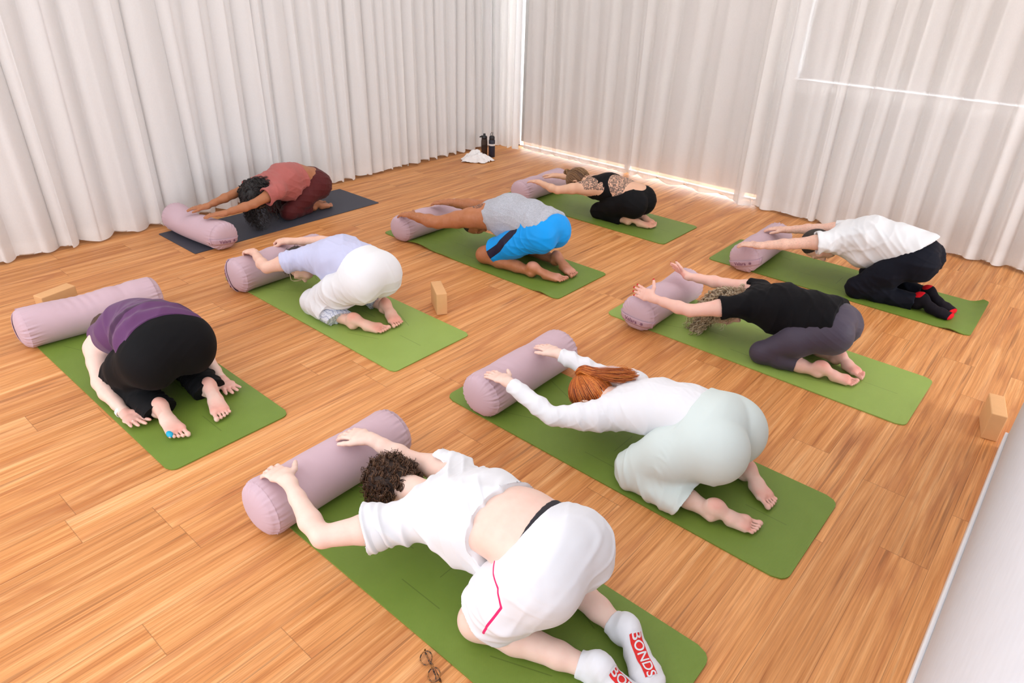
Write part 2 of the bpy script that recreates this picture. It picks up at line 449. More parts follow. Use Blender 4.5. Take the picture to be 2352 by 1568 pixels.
def opening(name, x0, x1, z0, z1, mull, gapl, gapb):
    w = empty(name, ((x0 + x1) / 2, Y_B + .09, z0)); st(w)
    bm = bmesh.new()
    for a in [(x0, x0 + .05, z0, z1), (x1 - .05, x1, z0, z1), (x0, x1, z0, z0 + .012), (x0, x1, z1 - .05, z1)] + [(q - .03, q + .03, z0, z1) for q in mull]:
        r = bmesh.ops.create_cube(bm, size=1)
        for v in r['verts']: v.co = Vector(((a[0] + a[1]) / 2 + v.co.x * (a[1] - a[0]), Y_B + .10 + v.co.y * .05, (a[2] + a[3]) / 2 + v.co.z * (a[3] - a[2])))
    me = bpy.data.meshes.new('window_frame'); bm.to_mesh(me); bm.free(); me.materials.append(M_alu)
    f = bpy.data.objects.new('window_frame', me); COL.objects.link(f); keep(f, w)
    keep(box('window_pane', (x0 + .04, Y_B + .098, z0 + .008), (x1 - .04, Y_B + .102, z1 - .04), M_glass), w)
    return box('roller_blind', (x0 + gapl, Y_B + .02, z0 + gapb), (x1 - .012, Y_B + .022, z1 - .02), M_blind)
opening('door_1', -5.57, -2.40, 0.0, 2.62, [-3.96], .115, .075)
opening('window_1', -2.29, 2.0, 1.165, 2.62, [-.15, .9], .034, .015)
bl = [o for o in COL.objects if o.name.startswith('roller_blind')]
tag(bl[0], 'pale roller blind glowing behind the curtain between the corner and the curtain seam', 'blind')
tag(bl[1], 'pale roller blind in the high window behind the right hand curtain', 'blind')
for o in bl: o['group'] = 'roller blinds behind the curtains'
# white terrace outside
st(box('terrace_ground', (X_L - 2, Y_B + .121, -.12), (X_R + 2, Y_B + 5, -.02), plain('pale_paving', (.5, .5, .49), .8)))

# ------------------------------------------------------------------ curtains
def curtain_mat(warm):
    mt = bpy.data.materials.new('sheer_curtain_linen'); mt.use_nodes = True; nt = mt.node_tree; nt.nodes.clear()
    o = N_(nt, 'ShaderNodeOutputMaterial'); d = N_(nt, 'ShaderNodeBsdfDiffuse'); t = N_(nt, 'ShaderNodeBsdfTranslucent'); mx = N_(nt, 'ShaderNodeMixShader')
    tc = N_(nt, 'ShaderNodeNewGeometry').outputs['Position']
    n = N_(nt, 'ShaderNodeTexNoise', i_Scale=140.0, i_Detail=3.0, i_Roughness=.7); nt.links.new(tc, n.inputs['Vector'])
    mp = N_(nt, 'ShaderNodeMapping'); mp.inputs['Scale'].default_value = (1, 1, .45); nt.links.new(tc, mp.inputs['Vector']); nt.links.new(mp.outputs[0], n.inputs['Vector'])
    c = mixc(nt, n.outputs['Fac'], tuple(x * .93 for x in warm), tuple(min(1, x * 1.05) for x in warm))
    nt.links.new(c, d.inputs['Color'])
    t.inputs['Color'].default_value = (.96, .905, .85, 1)
    mx.inputs['Fac'].default_value = .28
    # doubled cloth of the bottom hem lets less light through
    sz = N_(nt, 'ShaderNodeSeparateXYZ'); nt.links.new(tc, sz.inputs[0])
    hem = math_(nt, 'LESS_THAN', sz.outputs['Z'], .125)
    nt.links.new(math_(nt, 'SUBTRACT', .28, math_(nt, 'MULTIPLY', hem, .10)), mx.inputs['Fac'])
    bp = N_(nt, 'ShaderNodeBump', i_Strength=.12, i_Distance=.001); nt.links.new(n.outputs['Fac'], bp.inputs['Height'])
    nt.links.new(bp.outputs[0], d.inputs['Normal'])
    nt.links.new(d.outputs[0], mx.inputs[1]); nt.links.new(t.outputs[0], mx.inputs[2])
    tr = N_(nt, 'ShaderNodeBsdfTransparent'); m2 = N_(nt, 'ShaderNodeMixShader'); m2.inputs['Fac'].default_value = .11     # open weave
    nt.links.new(mx.outputs[0], m2.inputs[1]); nt.links.new(tr.outputs[0], m2.inputs[2]); nt.links.new(m2.outputs[0], o.inputs['Surface'])
    return mt
M_curt = curtain_mat((.94, .918, .895))
def curtain(name, p0, p1, zb, seed, period, amp, label, per_jit=.35, nz=46, lift=.012):
    """pleated cloth between floor points p0 and p1 (x,y)"""
    rs = np.random.RandomState(seed)
    p0 = np.array(p0, float); p1 = np.array(p1, float); L = np.linalg.norm(p1 - p0); d = (p1 - p0) / L; nn = np.array([-d[1], d[0]])
    k = []; s = 0.0
    while s < L + period:
        k.append(s); s += period * rs.uniform(1 - per_jit, 1 + per_jit)
    k = np.array(k); amps = amp * rs.uniform(.55, 1.25, len(k)); skew = rs.uniform(-.5, .5, len(k)); drift = rs.uniform(-1, 1, len(k))
    nper = int(L / .0085); u = np.linspace(0, L, nper)
    ph = np.interp(u, k, np.arange(len(k))); A = np.interp(u, k, amps); SK = np.interp(u, k, skew); DR = np.interp(u, k, drift)
    z = zb + (CEIL - .03 - zb) * np.linspace(0, 1, nz) ** 1.6
    VV = np.zeros((nz, nper, 3))
    for i, zz in enumerate(z):
        t = (zz - zb) / (CEIL - zb)
        w = 2 * math.pi * (ph + .10 * np.sin(t * 2.1 + DR * 3) + .05 * DR * (1 - t))
        off = A * (np.cos(w) * .75 + .25 * np.cos(2 * w + SK * 3) + .06 * np.sin(3 * w + DR * 4 + t)) * (.72 + .42 * (1 - t))
        lat = -A * .25 * np.sin(2 * w) + A * .5 * SK * np.cos(w)
        P = p0[None] + d[None] * (u + lat)[:, None] + nn[None] * off[:, None]
        zw = zz + (lift * np.sin(w + DR * 2) * (1 if i == 0 else .0))
        VV[i, :, 0] = P[:, 0]; VV[i, :, 1] = P[:, 1]; VV[i, :, 2] = zw
    i = np.arange(nz - 1)[:, None] * nper; j = np.arange(nper - 1)[None]
    Q = np.stack([i + j, i + j + 1, i + nper + j + 1, i + nper + j], -1).reshape(-1, 4)
    o = mesh_obj(name, VV.reshape(-1, 3), Q, M_curt)
    tag(o, label, 'curtain', 'floor length curtains'); return o
curtain('curtain', (-5.715, -1.5), (-5.715, 3.31), .022, 3, .235, .054, 'white pleated curtain on the left wall, from the left edge to the grey mat')
curtain('curtain', (-5.700, 3.30), (-5.745, 6.34), .022, 5, .155, .046, 'white pleated curtain on the left wall, running into the corner with the two bottles')
curtain('curtain', (-5.80, 6.345), (-5.375, 6.385), .02, 8, .085, .026, 'narrow curtain bunched in the far corner, left of the bright vertical gap', nz=30)
curtain('curtain', (-5.295, 6.385), (-2.50, 6.385), .040, 11, .26, .034, 'curtain on the far wall with daylight showing under its hem')
curtain('curtain', (-2.58, 6.345), (2.6, 6.345), .022, 21, .24, .036, 'curtain on the far wall in front of the high window at upper right')

# ------------------------------------------------------------------ yoga mats
def mat_material(name, col, col2, scale, bump, lines=True, rough=.5):
    mt, nt, b = newmat(name)
    oc = N_(nt, 'ShaderNodeTexCoord').outputs['Object']
    sp = N_(nt, 'ShaderNodeSeparateXYZ'); nt.links.new(oc, sp.inputs[0])
    u = math_(nt, 'MULTIPLY', math_(nt, 'ADD', sp.outputs['X'], sp.outputs['Y']), scale)
    v = math_(nt, 'MULTIPLY', math_(nt, 'SUBTRACT', sp.outputs['X'], sp.outputs['Y']), scale)
    h = math_(nt, 'MULTIPLY', math_(nt, 'SINE', u), math_(nt, 'SINE', v))
    n = N_(nt, 'ShaderNodeTexNoise', i_Scale=5.0, i_Detail=4.0); nt.links.new(oc, n.inputs['Vector'])
    c = mixc(nt, n.outputs['Fac'], col, col2)
    c = mixc(nt, math_(nt, 'MULTIPLY', math_(nt, 'ADD', h, 1.0), .06), c, tuple(x * .45 for x in col))
    if lines:
        segs = [((-.80, 0), (-.62, 0)), ((.62, 0), (.80, 0)), ((-.60, -.2), (-.42, -.13)), ((-.60, .2), (-.42, .13)), ((.36, -.2), (.56, -.12)), ((.36, .2), (.56, .12)),
                ((-.1, -.18), (.1, -.18)), ((-.1, .18), (.1, .18)), ((0, -.08), (0, .08)), ((-.32, -.05), (-.18, -.05)), ((.18, .05), (.32, .05))]
        tot = None
        for (ax, ay), (bx, by) in segs:
            L = math.hypot(bx - ax, by - ay); dx, dy = (bx - ax) / L, (by - ay) / L
            px_ = math_(nt, 'SUBTRACT', sp.outputs['X'], ax); py_ = math_(nt, 'SUBTRACT', sp.outputs['Y'], ay)
            al = math_(nt, 'ADD', math_(nt, 'MULTIPLY', px_, dx), math_(nt, 'MULTIPLY', py_, dy))
            pe = math_(nt, 'ABSOLUTE', math_(nt, 'SUBTRACT', math_(nt, 'MULTIPLY', px_, dy), math_(nt, 'MULTIPLY', py_, dx)))
            hit = math_(nt, 'MULTIPLY', math_(nt, 'LESS_THAN', pe, .0022), math_(nt, 'MULTIPLY', math_(nt, 'GREATER_THAN', al, 0.0), math_(nt, 'LESS_THAN', al, L)))
            tot = hit if tot is None else math_(nt, 'MAXIMUM', tot, hit)
        c = mixc(nt, math_(nt, 'MULTIPLY', tot, .45), c, tuple(x * .35 for x in col))
    nt.links.new(c, b.inputs['Base Color']); b.inputs['Roughness'].default_value = rough; b.inputs['Specular IOR Level'].default_value = .45
    bp = N_(nt, 'ShaderNodeBump', i_Strength=bump, i_Distance=0.0015); nt.links.new(h, bp.inputs['Height']); nt.links.new(bp.outputs[0], b.inputs['Normal'])
    return mt
M_green = mat_material('green_foam_mat', lin(106, 132, 44), lin(122, 148, 58), 900.0, .3)
M_green_sheen = mat_material('green_foam_mat_sheen', lin(142, 168, 76), lin(154, 180, 88), 900.0, .3)  # same green foam, window sheen put into a lighter base colour
M_grey = mat_material('grey_rubber_mat', lin(60, 63, 74), lin(66, 69, 80), 500.0, .25, lines=False, rough=.6)
def yoga_mat(cx, cy, rot, mat, label, L=1.83, W=.61, r=.035, th=.006, lift=None, group='green yoga mats'):
    nx, ny = 150, 52
    xs = np.linspace(-L / 2, L / 2, nx); ys = np.linspace(-W / 2, W / 2, ny)
    X, Y = np.meshgrid(xs, ys, indexing='ij')
    # rounded corners: squeeze the rows near each corner inwards
    def squeeze(a, half, b, halfb):
        t = np.clip((np.abs(b) - (halfb - r)) / r, 0, 1); ins = r * (1 - np.sqrt(1 - np.clip(t, 0, 1) ** 2))
        return a * (half - ins) / half
    X2 = squeeze(X, L / 2, Y, W / 2) if r else X
    Z = np.zeros_like(X) + .0008
    if lift is not None: Z = Z + lift(X, Y)
    top = np.stack([X2, Y, Z + th], -1).reshape(-1, 3); bot = np.stack([X2, Y, Z], -1).reshape(-1, 3)
    i = np.arange(nx - 1)[:, None] * ny; j = np.arange(ny - 1)[None]
    q = np.stack([i + j, i + ny + j, i + ny + j + 1, i + j + 1], -1).reshape(-1, 4)
    n0 = nx * ny
    ring = [k for k in range(0, ny)] + [a * ny + ny - 1 for a in range(1, nx)] + [(nx - 1) * ny + k for k in range(ny - 2, -1, -1)] + [a * ny for a in range(nx - 2, 0, -1)]
    ring = np.array(ring); rn = np.roll(ring, -1)
    side = np.stack([ring, rn, rn + n0, ring + n0], -1)
    Q = np.concatenate([q, q[:, ::-1] + n0, side])
    o = mesh_obj('yoga_mat', np.concatenate([top, bot]), Q, mat)
    md = o.modifiers.new('edge', 'EDGE_SPLIT'); md.split_angle = math.radians(50)
    o.location = (cx, cy, 0); o.rotation_euler = (0, 0, rot)
    tag(o, label, 'yoga mat', group); return o
g = lambda t, c, w: np.exp(-((t - c) / w) ** 2)
yoga_mat(-2.483 - .915, 3.725, 0, M_green, 'green yoga mat with a rippled edge under the man in blue shorts',
         lift=lambda X, Y: .022 * g(X, -.50, .14) * np.clip((-Y - .1) / .2, 0, 1) + .012 * g(X, .80, .06) * np.clip((-Y - .1) / .2, 0, 1) + .006 * g(X, -.2, .1) * np.clip((-Y) / .3, 0, 1))
yoga_mat(-2.490 - .915, 5.165, 0, M_green, 'green yoga mat under the person in the black tank top, nearest the far curtain')
yoga_mat(-2.565 - .915, 2.345, 0, M_green_sheen, 'green yoga mat coloured lighter for its sheen, under the person in lavender shirt and white trousers')
yoga_mat(-2.640 - .915, 1.125, 0, M_green, 'green yoga mat under the person in purple top and black trousers', r=.045)
yoga_mat(-.251 - .915, 5.150, 0, M_green, 'green yoga mat with a curled corner under the man in white shirt and dark trousers',
         lift=lambda X, Y: .035 * np.clip((X - .82) / .09, 0, 1) ** 2 * np.clip((Y + .1) / .4, 0, 1) + .012 * g(X, .83, .05) * np.clip((-Y - .1) / .2, 0, 1))
yoga_mat(-.293 - .915, 3.785, 0, M_green_sheen, 'green yoga mat coloured lighter for its sheen, under the curly haired person in black shirt', r=.045)
yoga_mat(-.358 - .915, 2.375, 0, M_green, 'green yoga mat under the red haired person in white top and pale mint trousers', r=.055)
yoga_mat(-.420 - .915, 1.295, math.radians(.4), M_green, 'nearest green yoga mat, under the person in white shirt and white socks', r=.055)
yoga_mat(-5.255, 3.010, math.pi / 2, M_grey, 'dark grey yoga mat beside the left curtain', L=1.78, W=.60, r=0.004, th=.004, group='dark yoga mat')

# ------------------------------------------------------------------ bolsters
M_bol = fabric('mauve_cotton', lin(200, 172, 181), .9, .04, .22, 700, .1)
M_bol_band = fabric('mauve_cotton_band', lin(192, 161, 172), .9, .03, .2, 700, .1)
M_print = fabric('plum_print', lin(132, 88, 110), .8, .02, .1, 700, .0)
M_zip = plain('zip_metal', (.7, .7, .72), .3, 1.0)
def bolster(p0, p1, r, label, seed, press=(), tilt=0.0, end='plain', seam=False, sag=0.0, flat=.94, bend=0.0, boff=-.28):
    """stuffed cylinder from end centre p0 (nearest the camera) to p1. press = (along 0..1, depth, width)"""
    rs = np.random.RandomState(seed)
    p0 = V3((*p0, 0)); p1 = V3((*p1, 0)); ax = p1 - p0; L = np.linalg.norm(ax); ax /= L
    root = empty('bolster', tuple((p0 + p1) / 2)); tag(root, label, 'bolster', 'mauve bolsters')
    na = 160
    th = np.linspace(0, 2 * math.pi, na, endpoint=False)
    side = np.cross([0, 0, 1.0], ax)
    # profile: s along axis, rho
    caps = np.linspace(0, 1, 16)[1:]
    bulge = .045
    prof = []
    for c in caps: prof.append((-bulge * math.sqrt(max(0, 1 - c ** 2.6)) + .004, c * r * .965, 0))
    prof.append((.004, r * .985, 1)); prof.append((.008, r * .975, 1)); prof.append((.014, r * .99, 1))
    for s in np.linspace(.03, L - .03, 64): prof.append((s, r * (1 + .012 * math.sin(s * 9 + seed)), 2))
    prof += [(L - .014, r * .99, 1), (L - .008, r * .975, 1), (L - .004, r * .985, 1)]
    for c in caps[::-1]: prof.append((L + bulge * math.sqrt(max(0, 1 - c ** 2.6)) - .004, c * r * .965, 3))
    ph = rs.uniform(0, 6.28, 6)
    def shape(s, rho, kind):
        ct, sn = np.cos(th + tilt), np.sin(th + tilt)
        q = np.full(na, rho)
        # puckers near the end seams
        e = min(abs(s - .004), abs(s - (L - .004)))
        pk = np.exp(-(e / .045) ** 2) * (rho / r)
        q = q + pk * .0036 * (np.sin(th * 23 + ph[0]) + .8 * np.sin(th * 37 + ph[1] + s * 30)) * (.35 + .65 * np.clip(np.sin(th * 2 + ph[2]), 0, 1))
        x = np.cos(th) * q; z = np.sin(th) * q * flat
        z = np.maximum(z, -rho * .90) if rho > r * .7 else z
        up = np.clip(np.sin(th), 0, 1)
        for (pa, depth, wid) in press:
            w = math.exp(-((s / L - pa) / wid) ** 2)
            z = z - depth * w * up ** 1.5
            z = z + depth * .22 * math.exp(-((abs(s / L - pa) - wid * 1.7) / (wid * .8)) ** 2) * up
            crease = np.sin((s / L - pa) * 95 + 3 * np.cos(th)) * w * .0018 * up
            z = z + crease
        zc = r * flat * .985
        bd = bend * (4 * (s / L) * (1 - s / L))
        return p0[None] + ax[None] * s + side[None] * (x + bd)[:, None] + np.array([0, 0, 1.0])[None] * (z + zc)[:, None] * 1.0
    rings = [shape(*p) for p in prof]
    VV = np.concatenate(rings); n = len(prof)
    i = np.arange(n - 1)[:, None] * na; j = np.arange(na)[None]; j2 = (j + 1) % na
    Q = np.stack([i + j, i + j2, i + na + j2, i + na + j], -1)
    VV[:, 2] = np.maximum(VV[:, 2], .0075)
    def sub(i0, i1, name, mat, cap=None):
        q = Q[i0:i1].reshape(-1, 4).copy()
        b0 = i0 * na; vv = VV[b0:(i1 + 1) * na]; q -= b0
        if cap is not None:
            c = vv[:na].mean(0) if cap == 0 else vv[-na:].mean(0)
            k = len(vv); vv = np.concatenate([vv, c[None]])
            ring = (np.arange(na) if cap == 0 else np.arange(na) + k - na)
            t = [[k, int(ring[(a + 1) % na]), int(ring[a])] if cap == 0 else [k, int(ring[a]), int(ring[(a + 1) % na])] for a in range(na)]
            faces = q.tolist() + t
        else: faces = q
        o = mesh_obj(name, vv - V3(root.location), faces, mat, root); return o
    nc = len(caps)
    sub(nc + 1, n - nc - 2, 'cover', M_bol)
    sub(0, nc + 1, 'end_panel', M_bol, 0); sub(n - nc - 2, n - 1, 'end_panel', M_bol, 1)
    # handle band sewn across the near end
    zc = r * flat * .985
    c0 = p0 + np.array([0, 0, zc])
    if end in ('band', 'text'):
        ct, stt = math.cos(tilt), math.sin(tilt)
        A = side * ct + np.array([0, 0, 1]) * stt      # along the band
        B = -side * stt + np.array([0, 0, 1]) * ct     # across the band
        off = r * boff
        nb = 40; hw = .023
        rows = []
        half = math.sqrt(max(.001, (r * .99) ** 2 - off ** 2))
        us = np.linspace(-1, 1, nb)
        for w in np.linspace(-hw, hw, 5):
            row = []
            for t in us:
                a = t * (half + .004); bb = off + w
                rr = math.hypot(a, bb) / (r * .965)
                out = bulge * math.sqrt(max(0, 1 - min(1, rr) ** 2.6)) - .004
                o_ = out + .0030 + (.003 * (1 - abs(t) ** 6))
                if abs(t) > .98: o_ = min(o_, out + .002)
                row.append(c0 + A * a + B * bb * (1 if flat > .97 else 1) * .97 - ax * o_)
            rows.append(row)
        Rw = np.array(rows).reshape(-1, 3)
        q = [[a * nb + k, a * nb + k + 1, (a + 1) * nb + k + 1, (a + 1) * nb + k] for a in range(4) for k in range(nb - 1)]
        ho = mesh_obj('handle', Rw - V3(root.location), q, M_bol_band, root)
        sm = ho.modifiers.new('thickness', 'SOLIDIFY'); sm.thickness = .003; sm.offset = 0
        # stitched ends wrap on to the cover
        for sgn in (-1, 1):
            e0 = c0 + A * sgn * (half + .003) + B * off
            rad = nrm(e0 - c0); cen = c0
            pts = []
            for w in (-hw, hw):
                base = c0 + A * sgn * math.sqrt(max(1e-4, r * r - (off + w) ** 2)) + B * (off + w)
                dd = nrm(base - c0)
                for s in (-.004, .05): pts.append(c0 + dd * (r * 1.012) * (1 if s > 0 else 1) + ax * s)
            pt = np.array([pts[0], pts[1], pts[3], pts[2]])
            pt[:, 2] = np.maximum(pt[:, 2], .004)
            tb = mesh_obj('handle_tab', pt - V3(root.location), [[0, 1, 2, 3]], M_bol_band, root)
            s2 = tb.modifiers.new('thickness', 'SOLIDIFY'); s2.thickness = .004; s2.offset = 0
        if end == 'text':
            cu = bpy.data.curves.new('printed_word', 'FONT'); cu.body = 'Velara'; cu.size = .036; cu.align_x = 'CENTER'; cu.align_y = 'CENTER'; cu.extrude = .0004; cu.offset = .0004
            tmp = bpy.data.objects.new('tmp_word', cu); COL.objects.link(tmp)
            dg = bpy.context.evaluated_depsgraph_get(); dg.update()
            wme = bpy.data.meshes.new_from_object(tmp.evaluated_get(dg)); bpy.data.objects.remove(tmp)
            wme.materials.clear(); wme.materials.append(M_print)
            to = bpy.data.objects.new('printed_word', wme); COL.objects.link(to)
            rightv = -A if (np.cross(-A, B) @ (-ax)) > 0 else A
            for vx in wme.vertices:
                px_ = (vx.co.x - .018); py_ = off * .97 + vx.co.y
                rr = math.hypot(px_, py_) / (r * .965)
                o_ = bulge * math.sqrt(max(0, 1 - min(1, rr) ** 2.6)) + .0045 + vx.co.z
                P_ = c0 + rightv * px_ + B * py_ - ax * o_ - V3(root.location)
                vx.co = Vector(P_)
            to.parent = root
            # small round leaf mark after the word
            bt = bulge * math.sqrt(max(0, 1 - min(1, math.hypot(off, .058) / (r * .965)) ** 2.6)) + .0045
            pc = c0 + B * off * .97 - ax * bt + rightv * .058 - V3(root.location)
            paths = []; 
            for a in range(5):
                an = a * 2 * math.pi / 5 + .3
                pth = [pc + rightv * math.cos(an + k * .35) * .0035 * k + B * math.sin(an + k * .35) * .0035 * k for k in range(1, 4)]
                paths.append(pth)
            v, f = tubes_mesh(paths, [np.array([.0026, .003, .0012])] * 5, 6)
            mesh_obj('printed_emblem', v, f, M_print, root)
    if seam:   # closing zip along the lower side with a small metal puller
        an = math.radians(-38)
        pth = [p0 + ax * s - side * math.cos(an) * r * 1.004 * (-1 if ax[1] > 0 else 1) + np.array([0, 0, zc + math.sin(an) * r * flat]) - V3(root.location) for s in np.linspace(.012, L - .012, 30)]
        v, f = tubes_mesh([pth], [np.full(30, .0022)], 6); mesh_obj('zip', v, f, M_bol_band, root)
        v, f = tubes_mesh([[pth[0] + V3((0, -.004, .0)), pth[0] + V3((0.01, -.022, .003))]], [np.array([.003, .0025])], 6); mesh_obj('zip_puller', v, f, M_zip, root)
    return root
bolster((-1.862, 3.43), (-1.858, 4.07), .119, 'mauve bolster with printed word on its end, under the curly haired person\'s hands', 1, [(.0, 0, .1), (.17, .006, .09), (.66, .022, .13), (.95, -.004, .08)], 0.06, 'text')
bolster((-4.070, 3.40), (-4.075, 4.05), .113, 'mauve bolster under the hands of the man in the grey tank top', 2, [(.2, .008, .1), (.62, .014, .12)], 0, 'plain')
bolster((-4.045, 4.86), (-4.06, 5.50), .113, 'mauve bolster farthest back, under the hands of the person in the black tank top', 3, [(.2, .006, .1), (.5, .01, .12)], 0, 'plain')
bolster((-4.125, 2.010), (-4.145, 2.68), .123, 'mauve bolster under the head and arms of the person in the lavender shirt', 4, [(.28, .012, .1), (.62, .012, .12)], 1.22, 'text', boff=-.50)
bolster((-4.300, .800), (-4.230, 1.500), .123, 'mauve bolster by the plum topped person, in front of a tan block', 5, [(.45, .014, .2), (.75, .008, .06)], 1.30, 'band', boff=-.62)
bolster((-1.778, 4.80), (-1.785, 5.46), .119, 'mauve bolster with printed word, under the hands of the man in the white shirt', 6, [(.2, .008, .1), (.6, .01, .1)], -.32, 'text')
bolster((-1.945, 2.085), (-1.950, 2.745), .122, 'mauve bolster under the red haired person\'s white sleeved arms', 7, [(.22, .008, .1), (.72, .01, .1)], 0, 'plain')
bolster((-2.030, .915), (-2.035, 1.590), .122, 'nearest mauve bolster, under the bare forearms of the person with white socks', 8, [(.22, .006, .1), (.72, .006, .1)], 0, 'plain', seam=True)
bolster((-4.885, 2.335), (-5.575, 2.290), .116, 'mauve bolster with printed word, lying on the dark grey mat by the curtain', 9, [(.30, .010, .1), (.62, .03, .16)], .12, 'text', bend=.02)

# ------------------------------------------------------------------ cork-coloured foam blocks
M_block = plain('tan_foam', lin(222, 170, 118), .75, spec=.3)
def block(c, rot, dims, label):
    o = box('yoga_block', (-dims[0] / 2, -dims[1] / 2, 0), (dims[0] / 2, dims[1] / 2, dims[2]), M_block, bevel=.006, seg=3)
    o.location = (c[0], c[1], .0005); o.rotation_euler = (0, 0, rot); tag(o, label, 'yoga block', 'tan foam yoga blocks'); return o
block((-2.970, 2.775), math.atan2(-.107, .167), (.205, .070, .150), 'tan yoga block standing on the floor right of the sheen-lightened green mat')
block((-4.635, 1.080), math.atan2(.205, -.05), (.215, .085, .150), 'tan yoga block standing behind the purple topped person\'s bolster')
block((.028, 3.765), math.atan2(.21, -.045), (.215, .070, .150), 'tan yoga block at the right edge beside the end of the white wall')
block((-1.145, 2.88), math.radians(-10), (.225, .150, .075), 'tan yoga block mostly hidden behind the red haired person\'s back')

# ------------------------------------------------------------------ bottles
def lathe(prof, seg=40):
    VV = []; FF = []
    for r, z in prof:
        for a in range(seg): VV.append((r * math.cos(a * 2 * math.pi / seg), r * math.sin(a * 2 * math.pi / seg), z))
    for i in range(len(prof) - 1):
        for a in range(seg): FF.append([i * seg + a, i * seg + (a + 1) % seg, (i + 1) * seg + (a + 1) % seg, (i + 1) * seg + a])
    FF.append(list(range(seg))[::-1]); FF.append([(len(prof) - 1) * seg + a for a in range(seg)])
    return VV, FF
M_blk = plain('black_plastic', (.012, .012, .014), .35); M_navy = plain('navy_enamel', lin(28, 32, 50), .35); M_whiteband = plain('white_band', lin(232, 222, 214), .5)
mt, nt, b = newmat('smoked_plastic'); b.inputs['Base Color'].default_value = (*lin(96, 84, 78), 1); b.inputs['Transmission Weight'].default_value = .75; b.inputs['Roughness'].default_value = .12; b.inputs['IOR'].default_value = 1.1; M_smoke = mt
def bottle_smoke(x, y):
    r = empty('water_bottle', (x, y, 0)); tag(r, 'smoky grey see-through water bottle with black spout lid, in the far corner', 'bottle', 'bottles in the corner')
    v, f = lathe([(.030, .001), (.036, .006), (.0365, .10), (.037, .155), (.034, .180), (.029, .193), (.027, .198)]); mesh_obj('bottle_body', v, f, M_smoke, r)
    v, f = lathe([(.026, .012), (.0325, .014), (.0325, .10), (.0, .101)]); 
    v, f = lathe([(.031, .190), (.033, .194), (.033, .212), (.026, .222), (.014, .226), (.013, .246), (.010, .248)]); mesh_obj('lid', v, f, M_blk, r)
    s = nrm((R_[0], R_[1], 0))
    v, f = tubes_mesh([[-s * .01 + V3((0, 0, .214)), -s * .030 + V3((0, 0, .216)), -s * .050 + V3((0, 0, .208)), -s * .056 + V3((0, 0, .205))]], [np.array([.012, .010, .008, .004])], 10); mesh_obj('spout', v, f, M_blk, r)
    v, f = tubes_mesh([[V3((0, 0, .225)), V3((0, 0, .247)) + s * .004]], [np.array([.012, .012])], 12); mesh_obj('spout_cap', v, f, M_blk, r)
def bottle_navy(x, y):
    r = empty('water_bottle', (x, y, 0)); tag(r, 'navy blue water bottle with a pale band and carry loop, in the far corner', 'bottle', 'bottles in the corner')
    v, f = lathe([(.033, .001), (.0365, .005), (.0368, .120), (.0368, .186), (.035, .192), (.031, .197)]); mesh_obj('bottle_body', v, f, M_navy, r)
    v, f = lathe([(.0372, .132), (.0382, .133), (.0382, .151), (.0372, .152)]); mesh_obj('band', v, f, M_whiteband, r)
    v, f = lathe([(.030, .194), (.0315, .197), (.0315, .226), (.029, .232), (.024, .240), (.010, .242)]); mesh_obj('lid', v, f, M_blk, r)
    s = nrm((R_[0], R_[1], 0))
    P = [-s * .018 + V3((0, 0, .236)), -s * .017 + V3((0, 0, .258)), -s * .006 + V3((0, 0, .279)), s * .008 + V3((0, 0, .278)), s * .006 + V3((0, 0, .258)), -s * .002 + V3((0, 0, .238))]
    v, f = tubes_mesh([P], [np.full(6, .0028)], 8); mesh_obj('carry_loop', v, f, M_blk, r)
bottle_smoke(-5.50, 5.925); bottle_navy(-5.385, 5.93)
# crumpled white cloth beside them
def crumple(name, c, rx, ry, h, mat, label, cat, seed, rot):
    rs = np.random.RandomState(seed); n = 70
    u = np.linspace(-1, 1, n); X, Y = np.meshgrid(u, u, indexing='ij')
    R = np.sqrt(X ** 2 + Y ** 2); D = np.maximum(np.abs(X), np.abs(Y)); s = np.where(R > 0, D / np.maximum(R, 1e-6), 1)
    X, Y = X * s, Y * s; R = np.sqrt(X ** 2 + Y ** 2)
    Z = (1 - R ** 2.2) * .55
    for _ in range(7):
        k = rs.normal(0, 4.2, 2); p = rs.uniform(0, 6.28); wx = rs.normal(0, 2.5, 2)
        Z = Z + (1 - np.sqrt(np.abs(np.sin(X * k[0] + Y * k[1] + p + 1.3 * np.sin(X * wx[0] + Y * wx[1]))))) * .30 * np.clip(1.25 - R, 0, 1)
    Z = Z * h; edge = 1 + .13 * np.sin(np.arctan2(Y, X) * 5 + 1) + .07 * np.sin(np.arctan2(Y, X) * 9)
    P = np.stack([X * rx * edge, Y * ry * edge, np.maximum(Z - .004, .001)], -1).reshape(-1, 3)
    i = np.arange(n - 1)[:, None] * n; j = np.arange(n - 1)[None]
    Q = np.stack([i + j, i + n + j, i + n + j + 1, i + j + 1], -1).reshape(-1, 4)
    o = mesh_obj(name, P, Q, mat); o.location = (*c, .001); o.rotation_euler = (0, 0, rot)
    md = o.modifiers.new('thickness', 'SOLIDIFY'); md.thickness = .003; md.offset = 1
    sm = o.modifiers.new('soften', 'SMOOTH'); sm.factor = .5; sm.iterations = 2
    tag(o, label, cat); return o
M_towel = fabric('white_cloth', lin(242, 238, 236), .9, .02, .2, 500)
crumple('towel', (-5.375, 5.665), .175, .115, .090, M_towel, 'crumpled white cloth on the floor in front of the two bottles', 'towel', 12, math.radians(42))
